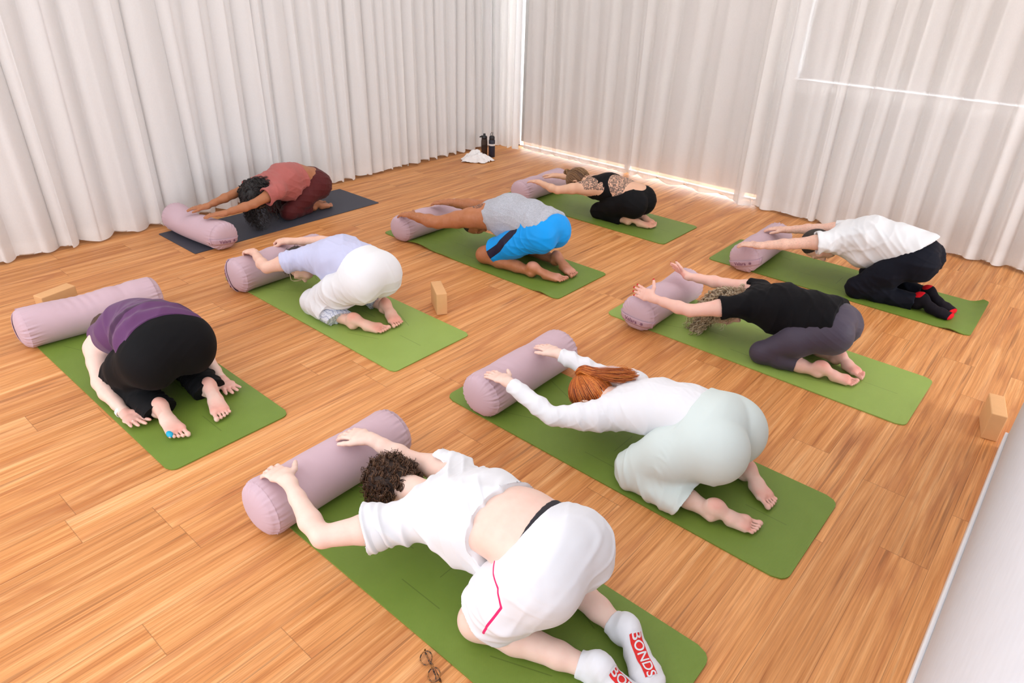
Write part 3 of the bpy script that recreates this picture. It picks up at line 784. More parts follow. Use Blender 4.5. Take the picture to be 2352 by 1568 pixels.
# spectacles on the floor
mt, nt, b = newmat('tortoiseshell'); 
tc = N_(nt, 'ShaderNodeTexCoord').outputs['Object']; n = N_(nt, 'ShaderNodeTexNoise', i_Scale=90.0, i_Detail=2.0); nt.links.new(tc, n.inputs['Vector'])
nt.links.new(ramp(nt, n.outputs['Fac'], [(.42, (.02, .008, .006)), (.6, (.35, .14, .03))]), b.inputs['Base Color']); b.inputs['Roughness'].default_value = .15; M_tort = mt
mt, nt, b = newmat('clear_lens'); b.inputs['Transmission Weight'].default_value = 1; b.inputs['Roughness'].default_value = 0; b.inputs['IOR'].default_value = 1.15; b.inputs['Base Color'].default_value = (1, .97, .95, 1); M_lens = mt
def glasses(loc, rot, flip=0.0, name='spectacles', label='tortoiseshell spectacles lying on the floor left of the nearest mat', sc=1.0, mat=None, metal=None):
    r = empty(name, loc); r.rotation_euler = (flip, 0, rot); r.scale = (sc,) * 3
    tag(r, label, 'glasses')
    mat = mat or M_tort
    for sgn in (-1, 1):
        P = []
        for a in np.linspace(0, 2 * math.pi, 29):
            P.append((sgn * .034 + .024 * math.cos(a), 0 + .003 * abs(math.cos(a)), .023 + .020 * math.sin(a)))
        v, f = tubes_mesh([P], [np.full(29, .0022)], 6); rim = mesh_obj('rim', v, f, mat, r)
        q = [(sgn * .034 + .0235 * math.cos(a), .001, .023 + .0195 * math.sin(a)) for a in np.linspace(0, 2 * math.pi, 24, endpoint=False)]
        ln = mesh_obj('lens', q, [list(range(24))], M_lens, r, smooth=False)
        sm = ln.modifiers.new('t', 'SOLIDIFY'); sm.thickness = .0015
        zt = .031 if sgn > 0 else .026
        v, f = tubes_mesh([[(sgn * .058, 0, .03), (sgn * .064, .004, .031), (sgn * .064, .012, zt), (sgn * .052, .017 + .003 * sgn, zt), (-sgn * .030, .020 + .003 * sgn, zt - .002), (-sgn * .052, .020 + .003 * sgn, zt - .010)]], [np.array([.003, .003, .0028, .0026, .0026, .003])], 6)
        mesh_obj('temple', v, f, mat, r)
    v, f = tubes_mesh([[(-.011, 0, .028), (0, .001, .033), (.011, 0, .028)]], [np.full(3, .0026)], 6); mesh_obj('bridge', v, f, mat, r)
    return r
glasses((-1.098, .915, .0065), math.atan2(-.045, .118), math.radians(-68))

# ------------------------------------------------------------------ people
H_FAR, H_MID, H_NEAR = 0.0039, 0.0034, 0.0031
UP = V3((0, 0, 1))

class CTube(Tube):
    """tube with planar cuts (point, normal): the side the normal points to is removed"""
    def __init__(s, *a, cuts=(), **k):
        super().__init__(*a, **k); s.cuts = [(V3(p), nrm(n)) for p, n in cuts]
    def dist(s, X, Y, Z, off):
        d = super().dist(X, Y, Z, off)
        for p, n in s.cuts:
            d = np.maximum(d, (X - p[0]) * n[0] + (Y - p[1]) * n[1] + (Z - p[2]) * n[2])
        return d

def hand(wr, d, n, th, sc=1.0, curl=.5, spread=1.0, thumb=(.55, .85, -.15), rx=0.0, fist=False):
    """wr wrist, d finger direction, n back-of-hand normal, th thumb-side direction. -> prims, tips, info"""
    d = nrm(d); n = nrm(V3(n) - d * (V3(n) @ d)); t = nrm(V3(th) - d * (V3(th) @ d) - n * (V3(th) @ n))
    wr = V3(wr); pr = []
    mid = wr + d * .052 * sc; kn = wr + d * .092 * sc - n * .004
    pr.append(Tube([wr - d * .02, wr + d * .012 * sc, mid, kn], np.array([.024, .028, .040, .040]) * sc, np.array([.020, .018, .0150, .0115]) * sc, side=t, k=.02, ki=.012))
    pr.append(Tube([wr + d * .02 * sc + t * .018 * sc - n * .004, wr + d * .055 * sc + t * .030 * sc - n * .004], [.016 * sc, .013 * sc], k=.012))
    tips = []; fing = []
    offs = [.0295, .0100, -.0095, -.0280]; lens = [.070, .079, .073, .057]; rad = [.0088, .0091, .0086, .0076]
    for i in range(4):
        b = kn + t * offs[i] * sc + d * (-.004 - .004 * abs(i - 1)) * sc
        a = (offs[i] / .03) * .13 * spread
        dd = nrm(d * math.cos(a) + t * math.sin(a))
        L = lens[i] * sc; seg = [.46, .30, .24]; P = [b]; ang = 0; p = b
        cs = [curl * .30, curl * .42, curl * .28] if not fist else [1.2, 1.4, .9]
        for q in range(3):
            ang += cs[q]
            v = dd * math.cos(ang) - n * math.sin(ang)
            p = p + v * L * seg[q]; P.append(p)
        r = rad[i] * sc
        pr.append(Tube(P, [r * 1.06, r, r * .94, r * .78], k=.005, ki=.004))
        pr.append(Ell(P[1] + n * .0012, (r * 1.10,) * 3, k=.004))
        tips.append((P[-1], nrm(P[-1] - P[-2]), nrm(n * math.cos(ang) + dd * math.sin(ang)), t, r))
        fing.append(P)
    tb = wr + d * .026 * sc + t * .026 * sc - n * .004
    v = nrm(d * thumb[0] + t * thumb[1] + n * thumb[2])
    v2 = nrm(v * .8 + d * .45 - n * .06)
    P = [tb, tb + v * .040 * sc, tb + v * .040 * sc + v2 * .030 * sc, tb + v * .040 * sc + v2 * .052 * sc]
    pr.append(Tube(P, np.array([.0155, .0115, .0100, .0082]) * sc, k=.010, ki=.006))
    tips.append((P[-1], v2, nrm(np.cross(v2, d) * (1 if np.cross(v2, d) @ n > 0 else -1) + n * .2), t, .009 * sc))
    return pr, tips, fing, dict(d=d, n=n, t=t, kn=kn, wr=wr)

def foot(an, toe, up=UP, med=(0, 1, 0), sc=1.0, heel_h=.0):
    """plantar-flexed foot resting on its instep. an ankle centre, toe ball-end on the floor, med = big toe side"""
    an = V3(an); toe = V3(toe); d = nrm(toe - an); d = nrm(d)
    L = np.linalg.norm(toe - an)
    m = nrm(V3(med) - d * (V3(med) @ d)); n = nrm(np.cross(d, m)); n = n if n @ V3(up) > 0 else -n
    pr = []; fl = UP
    heel = an + n * (.036 + heel_h) * sc + d * .006
    pr.append(Ell(heel, (.047 * sc, .034 * sc, .040 * sc), (d, m, n), k=.018))
    pr.append(Tube([an, an + n * .02 * sc], [.036 * sc, .034 * sc], k=.02))
    # malleoli
    for sg in (-1, 1): pr.append(Ell(an + m * sg * .031 * sc - n * .006, (.013, .010, .014), (d, m, n), k=.014))
    mid = an + d * (.44 * L) + n * .004; ball = an + d * (.80 * L) + n * .002
    pr.append(Tube([heel - n * .004, mid + n * .006 - m * .004, ball], np.array([.031, .034, .0435]) * sc, np.array([.030, .024, .0185]) * sc, side=m, k=.016, ki=.014))
    pr.append(Tube([mid - n * .010, ball - n * .006], np.array([.033, .040]) * sc, np.array([.024, .016]) * sc, side=m, k=.016))
    pr.append(Ell(ball + m * .024 * sc + n * .006, (.024, .018, .014), (d, m, n), k=.010))      # ball pad
    pr.append(Ell(ball - m * .020 * sc + n * .005 - d * .008, (.026, .018, .012), (d, m, n), k=.010))
    tips = []
    offs = [.0300, .0095, -.0068, -.0225, -.0365]; rad = [.0126, .0082, .0078, .0074, .0072]; ext = [.047, .045, .038, .029, .019]
    for i in range(5):
        b = ball + m * offs[i] * sc + d * .006
        e = ball + m * offs[i] * sc * 1.03 + d * (ext[i] + .012) * sc - n * .001
        r = rad[i] * sc
        pr.append(Tube([b, e], [r * .78, r * .74], k=.005))
        pr.append(Ell(e - d * .002 + n * .001, (r * 1.30, r * .98, r * 1.12), (d, m, n), k=.003))
        tips.append(e)
    return pr, dict(d=d, m=m, n=n, heel=heel, ball=ball, an=an, mid=mid, L=L, tips=tips)

def arm(sh, el, wr, sc=1.0, inner=None):
    sh, el, wr = V3(sh), V3(el), V3(wr)
    u = nrm(el - sh); f = nrm(wr - el)
    pr = [Tube([sh, sh + (el - sh) * .38, el - u * .015], np.array([.058, .053, .039]) * sc, k=.03, ki=.02),
          Tube([el - u * .01, el + (wr - el) * .28, el + (wr - el) * .68, wr], np.array([.038, .041, .030, .0235]) * sc, k=.02, ki=.016)]
    if inner is not None: pr.insert(0, Tube([V3(inner), sh], [.075 * sc, .062 * sc], k=.04))
    return pr
def leg(hip, kn, an, thick=1.0, calf=1.0, kz=0):
    hip, kn, an = V3(hip), V3(kn), V3(an)
    mid = hip + (kn - hip) * .45
    pr = [Tube([hip, mid + UP * .004, kn - nrm(kn - hip) * .02], np.array([.098, .088, .058]) * thick, k=.04, ki=.03),
          Ell(kn, (.060 * thick ** .5, .056 * thick ** .5, .058 * thick ** .5), k=.03),
          Tube([kn, kn + (an - kn) * .34, kn + (an - kn) * .7, an], np.array([.054, .055, .041, .031]) * calf, k=.022, ki=.02)]
    return pr
def head_prims(c, crown, face, side, sc=1.0, neck=None, ears=True):
    c = V3(c); u = nrm(crown); f = nrm(V3(face) - u * (V3(face) @ u)); s = nrm(np.cross(u, f))
    a = (u, f, s); pr = []
    pr.append(Ell(c, (.108 * sc, .092 * sc, .076 * sc), a, k=.03))
    pr.append(Ell(c - f * .025 + u * .01, (.095 * sc, .085 * sc, .076 * sc), a, k=.03))
    pr.append(Ell(c + f * .042 - u * .060, (.058 * sc, .052 * sc, .054 * sc), a, k=.035))          # jaw
    pr.append(Ell(c + f * .078 - u * .098, (.022 * sc, .018 * sc, .026 * sc), a, k=.03))           # chin
    pr.append(Tube([c + f * .092 - u * .004, c + f * .112 - u * .040], [.009, .0125], k=.016))     # nose
    pr.append(Ell(c + f * .099 - u * .044, (.010, .012, .018), a, k=.010))
    pr.append(Ell(c + f * .088 + u * .018, (.012, .012, .045), a, k=.02))                          # brow
    for sg in (-1, 1):
        pr.append(Ell(c + f * .094 + s * sg * .032 - u * .002, (.013, .010, .016), a, k=.010, sub=True))
        pr.append(Ell(c + f * .079 + s * sg * .032 - u * .002, (.0115, .0115, .0125), a, k=.003))
        pr.append(Ell(c + f * .072 + s * sg * .046 - u * .030, (.020, .014, .018), a, k=.02))
        if ears:
            pr.append(Ell(c - f * .008 + s * sg * .080 - u * .022, (.031, .018, .009), (u, nrm(f - s * sg * .5), nrm(s * sg + f * .5)), k=.008))
            pr.append(Ell(c - f * .004 + s * sg * .087 - u * .020, (.018, .009, .006), (u, nrm(f - s * sg * .5), nrm(s * sg + f * .5)), k=.004, sub=True))
    pr.append(Ell(c + f * .097 - u * .070, (.006, .010, .023), a, k=.006)); pr.append(Ell(c + f * .094 - u * .082, (.006, .010, .019), a, k=.006))
    pr.append(Ell(c + f * .108 - u * .076, (.0015, .012, .020), a, k=.003, sub=True))
    if neck is not None:
        pr.insert(0, Tube([V3(neck), c - u * .05 - f * .02], [.060 * sc, .055 * sc], k=.035))
    return pr, dict(c=c, u=u, f=f, s=s)

def pink_attr(V, N, feet, hands, base=.05):
    p = np.full(len(V), base)
    for ft in feet:
        q = V - ft['an']; a = q @ ft['d']; l = q @ ft['m']; h = q @ ft['n']
        infoot = (a > -.03) & (a < ft['L'] + .07) & (np.abs(l) < .06) & (h > -.05) & (h < .09)
        nn = np.clip((N @ ft['n']) * 1.6, 0, 1)
        tone = .38 + .22 * np.exp(-((a - .01) / .03) ** 2) * np.clip(nn * 1.6 - .6, 0, 1) + .26 * np.exp(-((a - ft['L'] * .85) / .035) ** 2) - .22 * np.exp(-((a - ft['L'] * .45) / .05) ** 2)
        p = np.where(infoot, np.maximum(p, nn * tone), p)
        for t in ft['tips']: p = np.maximum(p, .55 * np.exp(-(np.linalg.norm(V - t, axis=1) / .012) ** 2))
    for h in hands:
        q = V - h['wr']; a = q @ h['d']; l = q @ h['t']; z = q @ h['n']
        inh = (a > -.01) & (a < .2) & (np.abs(l) < .09) & (np.abs(z) < .09)
        p = np.where(inh, np.maximum(p, np.clip(-(N @ h['n']) * 1.5, 0, 1) * .55), p)
        p = np.where(inh, np.maximum(p, np.clip((a - .08) / .1, 0, 1) * .40), p)
    return np.clip(p, 0, 1)

class Person:
    def __init__(s, loc, label, skin_mat, h):
        s.root = empty('person', (loc[0], loc[1], 0)); tag(s.root, label, 'person', 'people in a stretched kneeling pose')
        s.h = h; s.skin = skin_mat; s.prims = []; s.feet = []; s.hands = []; s.extra_attr = {}
    def local(s, V): return np.asarray(V) - V3(s.root.location)
    def build_body(s, tattoo=None, hairy=None, floor=.0072):
        V, Q = polygonise(s.prims, s.h, floor=floor)
        N = vnormals(V, Q)
        at = dict(pink=pink_attr(V, N, s.feet, s.hands))
        if tattoo: at['tattoo'] = tattoo(V, N)
        if hairy: at['hairy'] = hairy(V, N)
        s.body = mesh_obj('body', s.local(V), Q, s.skin, s.root, attrs=at)
        return s.body
    def garment(s, name, prims, mat, off=.006, clip=None, disp=None, floor=.0074, h=None, mask=None, label=None, smooth=1, k=None):
        V, Q = polygonise(prims, h or max(s.h, .0038), off=off, clip=clip, floor=floor, disp=None, smooth=smooth)
        N = vnormals(V, Q)
        if disp is not None:
            V = V + N * disp(V, N)[:, None]; V[:, 2] = np.maximum(V[:, 2], floor)
        at = {}
        if mask: at['mask'] = mask(V, N)
        o = mesh_obj(name, s.local(V), Q, mat, s.root, attrs=at or None)
        if label: o['label'] = label
        return o
    def strands(s, name, paths, radii, mat, sides=4, label=None):
        v, f = tubes_mesh([s.local(p) for p in paths], radii, sides)
        o = mesh_obj(name, v, f, mat, s.root)
        if label: o['label'] = label
        return o
    def nails(s, tips, mat, name='fingernails'):
        VV = []; FF = []; b = 0
        for (p, d, n, t, r) in tips:
            t = nrm(np.cross(d, n)); c = s.local(p + n * r * .62 + d * r * .25)
            rows = []
            for a in np.linspace(-1, 1, 5):
                for q in np.linspace(-1, 1, 5):
                    w = math.sqrt(max(0, 1 - .35 * a * a)); rows.append(c + d * a * r * .95 + t * q * r * .72 * w - n * (q * q * r * .28 + a * a * r * .18) + n * r * .15)
            for i in range(4):
                for j in range(4): FF.append([b + i * 5 + j, b + i * 5 + j + 1, b + i * 5 + j + 6, b + i * 5 + j + 5])
            VV += rows; b += 25
        o = mesh_obj(name, VV, FF, mat, s.root)
        m = o.modifiers.new('t', 'SOLIDIFY'); m.thickness = .0012; m.offset = 0
        return o
    def ring(s, P, mat, r=.0098, w=.0013, name='finger_ring'):
        """ring around a finger segment P0-P1"""
        a, b = V3(P[0]), V3(P[1]); c = a + (b - a) * .45; d = nrm(b - a); e = nrm(np.cross(d, (0.3, .2, 1))); g2 = np.cross(d, e)
        pts = [s.local(c + (e * math.cos(t) + g2 * math.sin(t)) * r) for t in np.linspace(0, 2 * math.pi, 21)]
        v, f = tubes_mesh([pts], [np.full(21, w)], 6); return mesh_obj(name, v, f, mat, s.root)

def fabric2(name, col, col2, **k):
    """two-colour cloth, the second colour where the 'mask' attribute is above one half"""
    mt = fabric(name, col, **k); nt = mt.node_tree; b = nt.nodes['Principled BSDF']
    at = N_(nt, 'ShaderNodeAttribute', attribute_name='mask')
    src = b.inputs['Base Color'].links[0].from_socket
    c = mixc(nt, math_(nt, 'MULTIPLY', math_(nt, 'SUBTRACT', at.outputs['Fac'], .49), 50.0, clamp=True), src, col2)
    nt.links.new(c, b.inputs['Base Color']); return mt

def hair_mat(name, c1, c2, c3, rough=.4):
    mt, nt, b = newmat(name)
    oi = N_(nt, 'ShaderNodeNewGeometry')
    c = ramp(nt, oi.outputs['Random Per Island'], [(0, c1), (.5, c2), (1, c3)])
    nt.links.new(c, b.inputs['Base Color']); b.inputs['Roughness'].default_value = rough; b.inputs['Specular IOR Level'].default_value = .4
    return mt

def curls(head, rs, n, length, dirn, hr=.008, pitch=.028, thick=.0012, cover=None, volume=.02, npts=46, stiff=.35, floor=.012, rr=(1, 1)):
    """coiled strands rooted on the scalp. cover(unit vector in head axes (u,f,s)) -> bool"""
    paths = []; radii = []; c = head['c']
    dirn = nrm(dirn)
    while len(paths) < n:
        w = rs.normal(size=3); w /= np.linalg.norm(w)
        if cover and not cover(w): continue
        q = np.array([w[0] * .106, w[1] * .092, w[2] * .078])
        p = c + head['u'] * q[0] + head['f'] * q[1] + head['s'] * q[2] - head['f'] * .012
        nn = nrm(head['u'] * w[0] + head['f'] * w[1] + head['s'] * w[2])
        L = length * rs.uniform(*rr) * rs.uniform(.7, 1.15); step = L / npts
        v = nrm(nn + rs.normal(0, .25, 3)); P = [p]
        jit = rs.normal(0, .22, 3)
        for i in range(npts):
            v = nrm(v * stiff * 4 + dirn * (.16 + .5 * i / npts) + jit * .10 + rs.normal(0, .05, 3))
            # stay outside the skull
            q = P[-1] + v * step
            e = q - c; k = math.sqrt((e @ head['u'] / .118) ** 2 + (e @ head['f'] / .102) ** 2 + (e @ head['s'] / .088) ** 2)
            if k < 1.0: q = q + nrm(e) * (1 - k) * .06
            if q[2] < floor: q[2] = floor + .002 * rs.rand()
            P.append(q)
        P = np.array(P); T = np.gradient(P, axis=0); T /= np.linalg.norm(T, axis=1)[:, None] + 1e-9
        a = np.cross(T, [0.3, .5, .8]); a /= np.linalg.norm(a, axis=1)[:, None] + 1e-9; b = np.cross(T, a)
        s = np.arange(len(P)) * step; ph = rs.uniform(0, 6.28); k = 2 * math.pi / (pitch * rs.uniform(.75, 1.35)); hh = hr * rs.uniform(.6, 1.3) * np.clip(s / .02, 0, 1)
        P = P + a * (hh * np.cos(k * s + ph))[:, None] + b * (hh * np.sin(k * s + ph))[:, None]
        P[:, 2] = np.maximum(P[:, 2], floor - .003)
        paths.append(P); radii.append(thick * rs.uniform(.7, 1.25) * np.linspace(1, .55, len(P)))
    return paths, radii
def scalp(head, off=.006, cover=None, k=.01):
    c, u, f, s = head['c'], head['u'], head['f'], head['s']
    return [Ell(c - f * .012 + u * .004, (.108, .090, .0785), (u, f, s), k=.02), Ell(c - f * .034 + u * .004, (.098, .082, .078), (u, f, s), k=.02)]

PINK = lin(238, 160, 142)
SK_PALE = skin('fair_skin', lin(237, 205, 190), lin(228, 150, 134), hairy=.2)
SK_FAIR = skin('light_skin', lin(234, 192, 172), lin(222, 138, 118), hairy=.35)
SK_ROSY = skin('rosy_skin', lin(234, 188, 172), lin(226, 136, 120))
SK_TAT = skin('tattooed_skin', lin(228, 182, 152), lin(218, 142, 120), tattoo=True)
SK_TAN = skin('tan_skin', lin(176, 112, 72), lin(222, 160, 140), tattoo=True, hairy=.6)
SK_BROWN = skin('brown_skin', lin(172, 112, 76), lin(212, 150, 120))
M_gold = plain('silver', (.9, .88, .84), .15, 1.0)

def kneeler(P, S, F, j, w):
    """fill P.prims with a kneeling, forward-folded body. j joints, w sizes"""
    S = nrm(S); F = nrm(F); T = w.get('t', 1.0); A = w.get('a', 1.0); C = w.get('c', 1.0)
    pel, wst, rib, che = [V3(j[k]) for k in ('pelvis', 'waist', 'rib', 'chest')]
    hw = w.get('hw', 1.0); bw = w.get('bw', 1.0)
    tor = Tube([pel, wst, rib, che], np.array([.150 * hw, .128 * bw, .142 * bw, .135 * bw]), np.array([.115 * hw, .098 * bw, .108 * bw, .088 * bw]), side=S, k=.03, ki=.05)
    g = {'torso': [tor]}
    g['glutes'] = []
    g['thighs'] = []; g['calves'] = []; g['arms'] = []; g['hands'] = []; g['feet'] = []
    back = V3(j.get('gdir', nrm(pel - wst)))
    for sg, sd in ((1, 'L'), (-1, 'R')):
        hip = V3(j['hip' + sd]); kn = V3(j['kn' + sd]); an = V3(j['an' + sd]); toe = V3(j['toe' + sd])
        g['glutes'].append(Ell(hip + back * w.get('gb', .035) - S * sg * .012, np.array([.112, .098, .118]) * hw * w.get('gs', 1.0), (back, S, nrm(np.cross(back, S))), k=w.get('gk', .018)))
        lg = leg(hip, kn, an, T, C)
        g['thighs'] += lg[:2]; g['calves'].append(lg[2])
        fp, fi = foot(an, toe, med=-S * sg + V3(j.get('med' + sd, (0, 0, 0))), sc=w.get('f', 1.0))
        g['feet'] += fp; P.feet.append(fi)
        sh = V3(j['sh' + sd]); el = V3(j['el' + sd]); wr = V3(j['wr' + sd])
        inner = che + S * sg * .075 * bw
        ar = arm(sh, el, wr, A, inner=inner)
        g['shoulder' + sd] = [ar[0]]; g['upper' + sd] = [ar[1]]; g['fore' + sd] = [ar[2]]
        g['arms'] += ar
        hd = j['hand' + sd]
        hp, tips, fing, hi = hand(wr, hd[0], hd[1], hd[2], sc=w.get('hs', .96), curl=hd[3], **(hd[4] if len(hd) > 4 else {}))
        g['hands'] += hp; P.hands.append(hi); hi['tips'] = tips; hi['fing'] = fing
        # side of the rib cage up to the armpit
        g.setdefault('lats', []).append(Tube([rib + S * sg * .075 * bw, che + (sh - che) * .62 - UP * .005], [.075 * bw, .060 * bw], k=.04))
    hp, hi = head_prims(j['head'], j['crown'], j['face'], S, w.get('hd', .97), neck=che + (V3(j['head']) - che) * .25)
    g['head'] = hp; P.head = hi
    P.prims = g['torso'] + g['glutes'] + g['thighs'] + g['calves'] + g['feet'] + g['lats'] + g['arms'] + g['hands'] + hp
    P.g = g; P.S = S; P.F = F; P.j = {k: (v if k.startswith('hand') else V3(v)) for k, v in j.items()}
    P.w = w
    return P

def mir(y0, p):      # mirror a left-side joint to the right of the body plane y = y0
    return (p[0], 2 * y0 - p[1], p[2])
def cutline(a, b, t):
    a, b = V3(a), V3(b); return a + (b - a) * t, nrm(b - a)
LX = V3((0, -1, 0)); FX = V3((-1, 0, 0))
def plane(p, n):
    p = V3(p); n = nrm(n)
    return lambda X, Y, Z: (X - p[0]) * n[0] + (Y - p[1]) * n[1] + (Z - p[2]) * n[2]
def maxf(*fs): return lambda X, Y, Z: np.maximum.reduce([np.broadcast_arrays(f(X, Y, Z), X + Y + Z)[0] for f in fs])
def addf(*fs): return lambda V, N: sum(f(V, N) for f in fs)
def grow(prims, dA=0.0, **kw):
    import copy
    out = []
    for p in prims:
        q = copy.copy(p)
        if isinstance(q, Tube): q.A = q.A + dA; q.B = q.B + dA
        else: q.r = q.r + dA
        for k, v in kw.items(): setattr(q, k, v)
        out.append(q)
    return out
def sleeve(P, sd, t, flare=.006, on='upper', base=0.0):
    """tee sleeve: tube along the upper arm cut square at fraction t"""
    sh, el = P.j['sh' + sd], P.j['el' + sd]; A = P.w.get('a', 1.0)
    e, n = cutline(sh, el, t); e2 = sh + (el - sh) * min(1.0, t + .12)
    r0 = .058 * A + base; r1 = .053 * A + base + flare
    out = [CTube([sh, e, e2], [r0, r1, r1 + .002], k=.03, ki=.02, cuts=[(e, n)])]
    out.append(Tube([e - n * .03, e2 + n * .04], [r1 - .001, r1 + .001], k=.002, sub=True))
    return out

def bottoms(P, wpt=None, off=0.0, wt=.5, drop=(0, 0, 0)):
    """pelvis + glutes + thighs; the waistband is a square cut through the torso tube only"""
    pel, wst = P.j['pelvis'], P.j['waist']
    c = pel + (wst - pel) * wt if wpt is None else V3(wpt)
    n = nrm(wst - pel + V3(drop))
    t = P.g['torso'][0]
    tt = CTube(t.P, t.A + off, t.B + off, side=t.side, k=.03, ki=.05, cuts=[(c, n)])
    gl = [CTube([q.c, q.c + (0, 0, .0001)], [.01, .01]) for q in []]
    return [tt] + grow(P.g['glutes'], off) + grow(P.g['thighs'], off)

def trouser_leg(P, sd, radii, t_knee=None, k=.03, floor_flat=None):
    """thigh tube of a shorts or trouser leg; with t_knee it is cut square at that fraction of the thigh and hollowed"""
    hip, kn = P.j['hip' + sd], P.j['kn' + sd]; mid = hip + (kn - hip) * .45
    if t_knee is None:
        return [Tube([hip, mid, kn], radii, k=k, ki=.03)]
    e, n = cutline(hip, kn, t_knee); far = hip + (kn - hip) * 1.15
    r2 = radii[2]
    return [CTube([hip, mid, e, far], [radii[0], radii[1], r2, r2 + .004], k=k, ki=.03, cuts=[(e, n)]),
            Tube([e - n * .035, far + n * .02], [r2 - .004, r2 + .004], k=.002, sub=True)]
def calf_leg(P, sd, t, radii, k=.025, cut=None):
    kn, an = P.j['kn' + sd], P.j['an' + sd]
    e, n = cutline(kn, an, t)
    if cut is not None: n = nrm(cut)
    return [CTube([kn, kn + (an - kn) * .34, kn + (an - kn) * min(1.1, t + .12)], radii, k=k, ki=.02, cuts=[(e, n)])]
def waistless(P, cut_t=.5, off=0.0, drop=(0, 0, 0)):
    pel, wst = P.j['pelvis'], P.j['waist']; c = pel + (wst - pel) * cut_t; n = nrm(wst - pel + V3(drop)); t = P.g['torso'][0]
    return [CTube(t.P, t.A + off, t.B + off, side=t.side, k=.03, ki=.05, cuts=[(c, n)])] + grow(P.g['glutes'], off)
def locks(head, rs, n, per, length, dirn, **kw):
    """bunches of neighbouring coiled strands"""
    thick = kw.pop('thick', .0013); spread = kw.pop('spread', .005)
    ps, _ = curls(head, rs, n, length, dirn, **kw)
    P = []; R = []
    for p in ps:
        for q in range(per):
            o = rs.normal(0, spread, 3); t = np.linspace(.35, 1.25, len(p))[:, None]; sh = rs.randint(0, 3)
            qq = p + o * t + rs.normal(0, .0012, p.shape) * .4
            qq[:, 2] = np.maximum(qq[:, 2], kw.get('floor', .012) - .003)
            m = int(len(p) * rs.uniform(.75, 1)); P.append(qq[sh:m]); R.append(thick * rs.uniform(.7, 1.2) * np.linspace(1, .55, len(qq[sh:m])))
    return P, R
def stream(P0, Pn, rs, n, w0, w1, sag=0.0, thick=.0016, wave=.004, npts=18):
    """straight combed strands running along the polyline P0..Pn"""
    pts = V3([P0] + list(Pn)); L = np.r_[0, np.cumsum(np.linalg.norm(np.diff(pts, axis=0), axis=1))]
    out = []; rad = []
    for i in range(n):
        o = rs.normal(0, 1, 3); o /= max(1, np.linalg.norm(o)); o2 = o * .8 + rs.normal(0, .35, 3)
        t = np.linspace(0, rs.uniform(.8, 1.0), npts); s = t * L[-1]
        C = np.stack([np.interp(s, L, pts[:, d]) for d in range(3)], 1)
        # smooth
        for _ in range(2): C[1:-1] = (C[:-2] + 2 * C[1:-1] + C[2:]) / 4
        ww = w0 * (1 - t) + w1 * t; ww = ww * (1 - .55 * np.clip((t - .8) / .2, 0, 1))
        C = C + (o[None] * (1 - t)[:, None] + o2[None] * t[:, None]) * ww[:, None] + (wave * np.sin(t * 7 + i))[:, None] * V3((.4, .7, .3))
        out.append(C); rad.append(thick * rs.uniform(.7, 1.2) * np.linspace(1, .5, npts))
    return out, rad

def neckcut(P, fwd, dist, hw=.115, tilt=0.0):
    """opening for the neck: removes cloth that is both ahead of the chest and near the body's mid line"""
    c = P.j['chest'] + V3(fwd) * dist; n = nrm(V3(fwd) + V3((0, 0, tilt))); s = P.S
    return lambda X, Y, Z: np.minimum((X - c[0]) * n[0] + (Y - c[1]) * n[1] + (Z - c[2]) * n[2], hw - np.abs((X - c[0]) * s[0] + (Y - c[1]) * s[1]) + 0 * Z)

def worn_glasses(hd):
    c, u, fd, s = hd['c'], hd['u'], hd['f'], hd['s']
    o = c + fd * .108 - u * .004
    root = empty('spectacles', tuple(o)); tag(root, 'pale rimmed spectacles worn by the person in the lavender shirt', 'glasses')
    mt_ = plain('cream_acetate', lin(214, 196, 160), .3)
    W = lambda a, b, d: s * a + u * b + fd * d
    for sg in (-1, 1):
        v, f_ = tubes_mesh([[W(sg * .034 + .025 * math.cos(a), .020 * math.sin(a), -.004 * abs(math.cos(a))) for a in np.linspace(0, 6.2832, 25)]], [np.full(25, .0024)], 6); mesh_obj('rim', v, f_, mt_, root)
        v, f_ = tubes_mesh([[W(sg * .058, .006, -.002), W(sg * .078, .006, -.014), W(sg * .086, .002, -.10), W(sg * .084, -.018, -.125)]], [np.full(4, .0028)], 6); mesh_obj('temple', v, f_, mt_, root)
    v, f_ = tubes_mesh([[W(-.010, .004, .001), W(0, .007, .003), W(.010, .004, .001)]], [np.full(3, .0026)], 6); mesh_obj('bridge', v, f_, mt_, root)

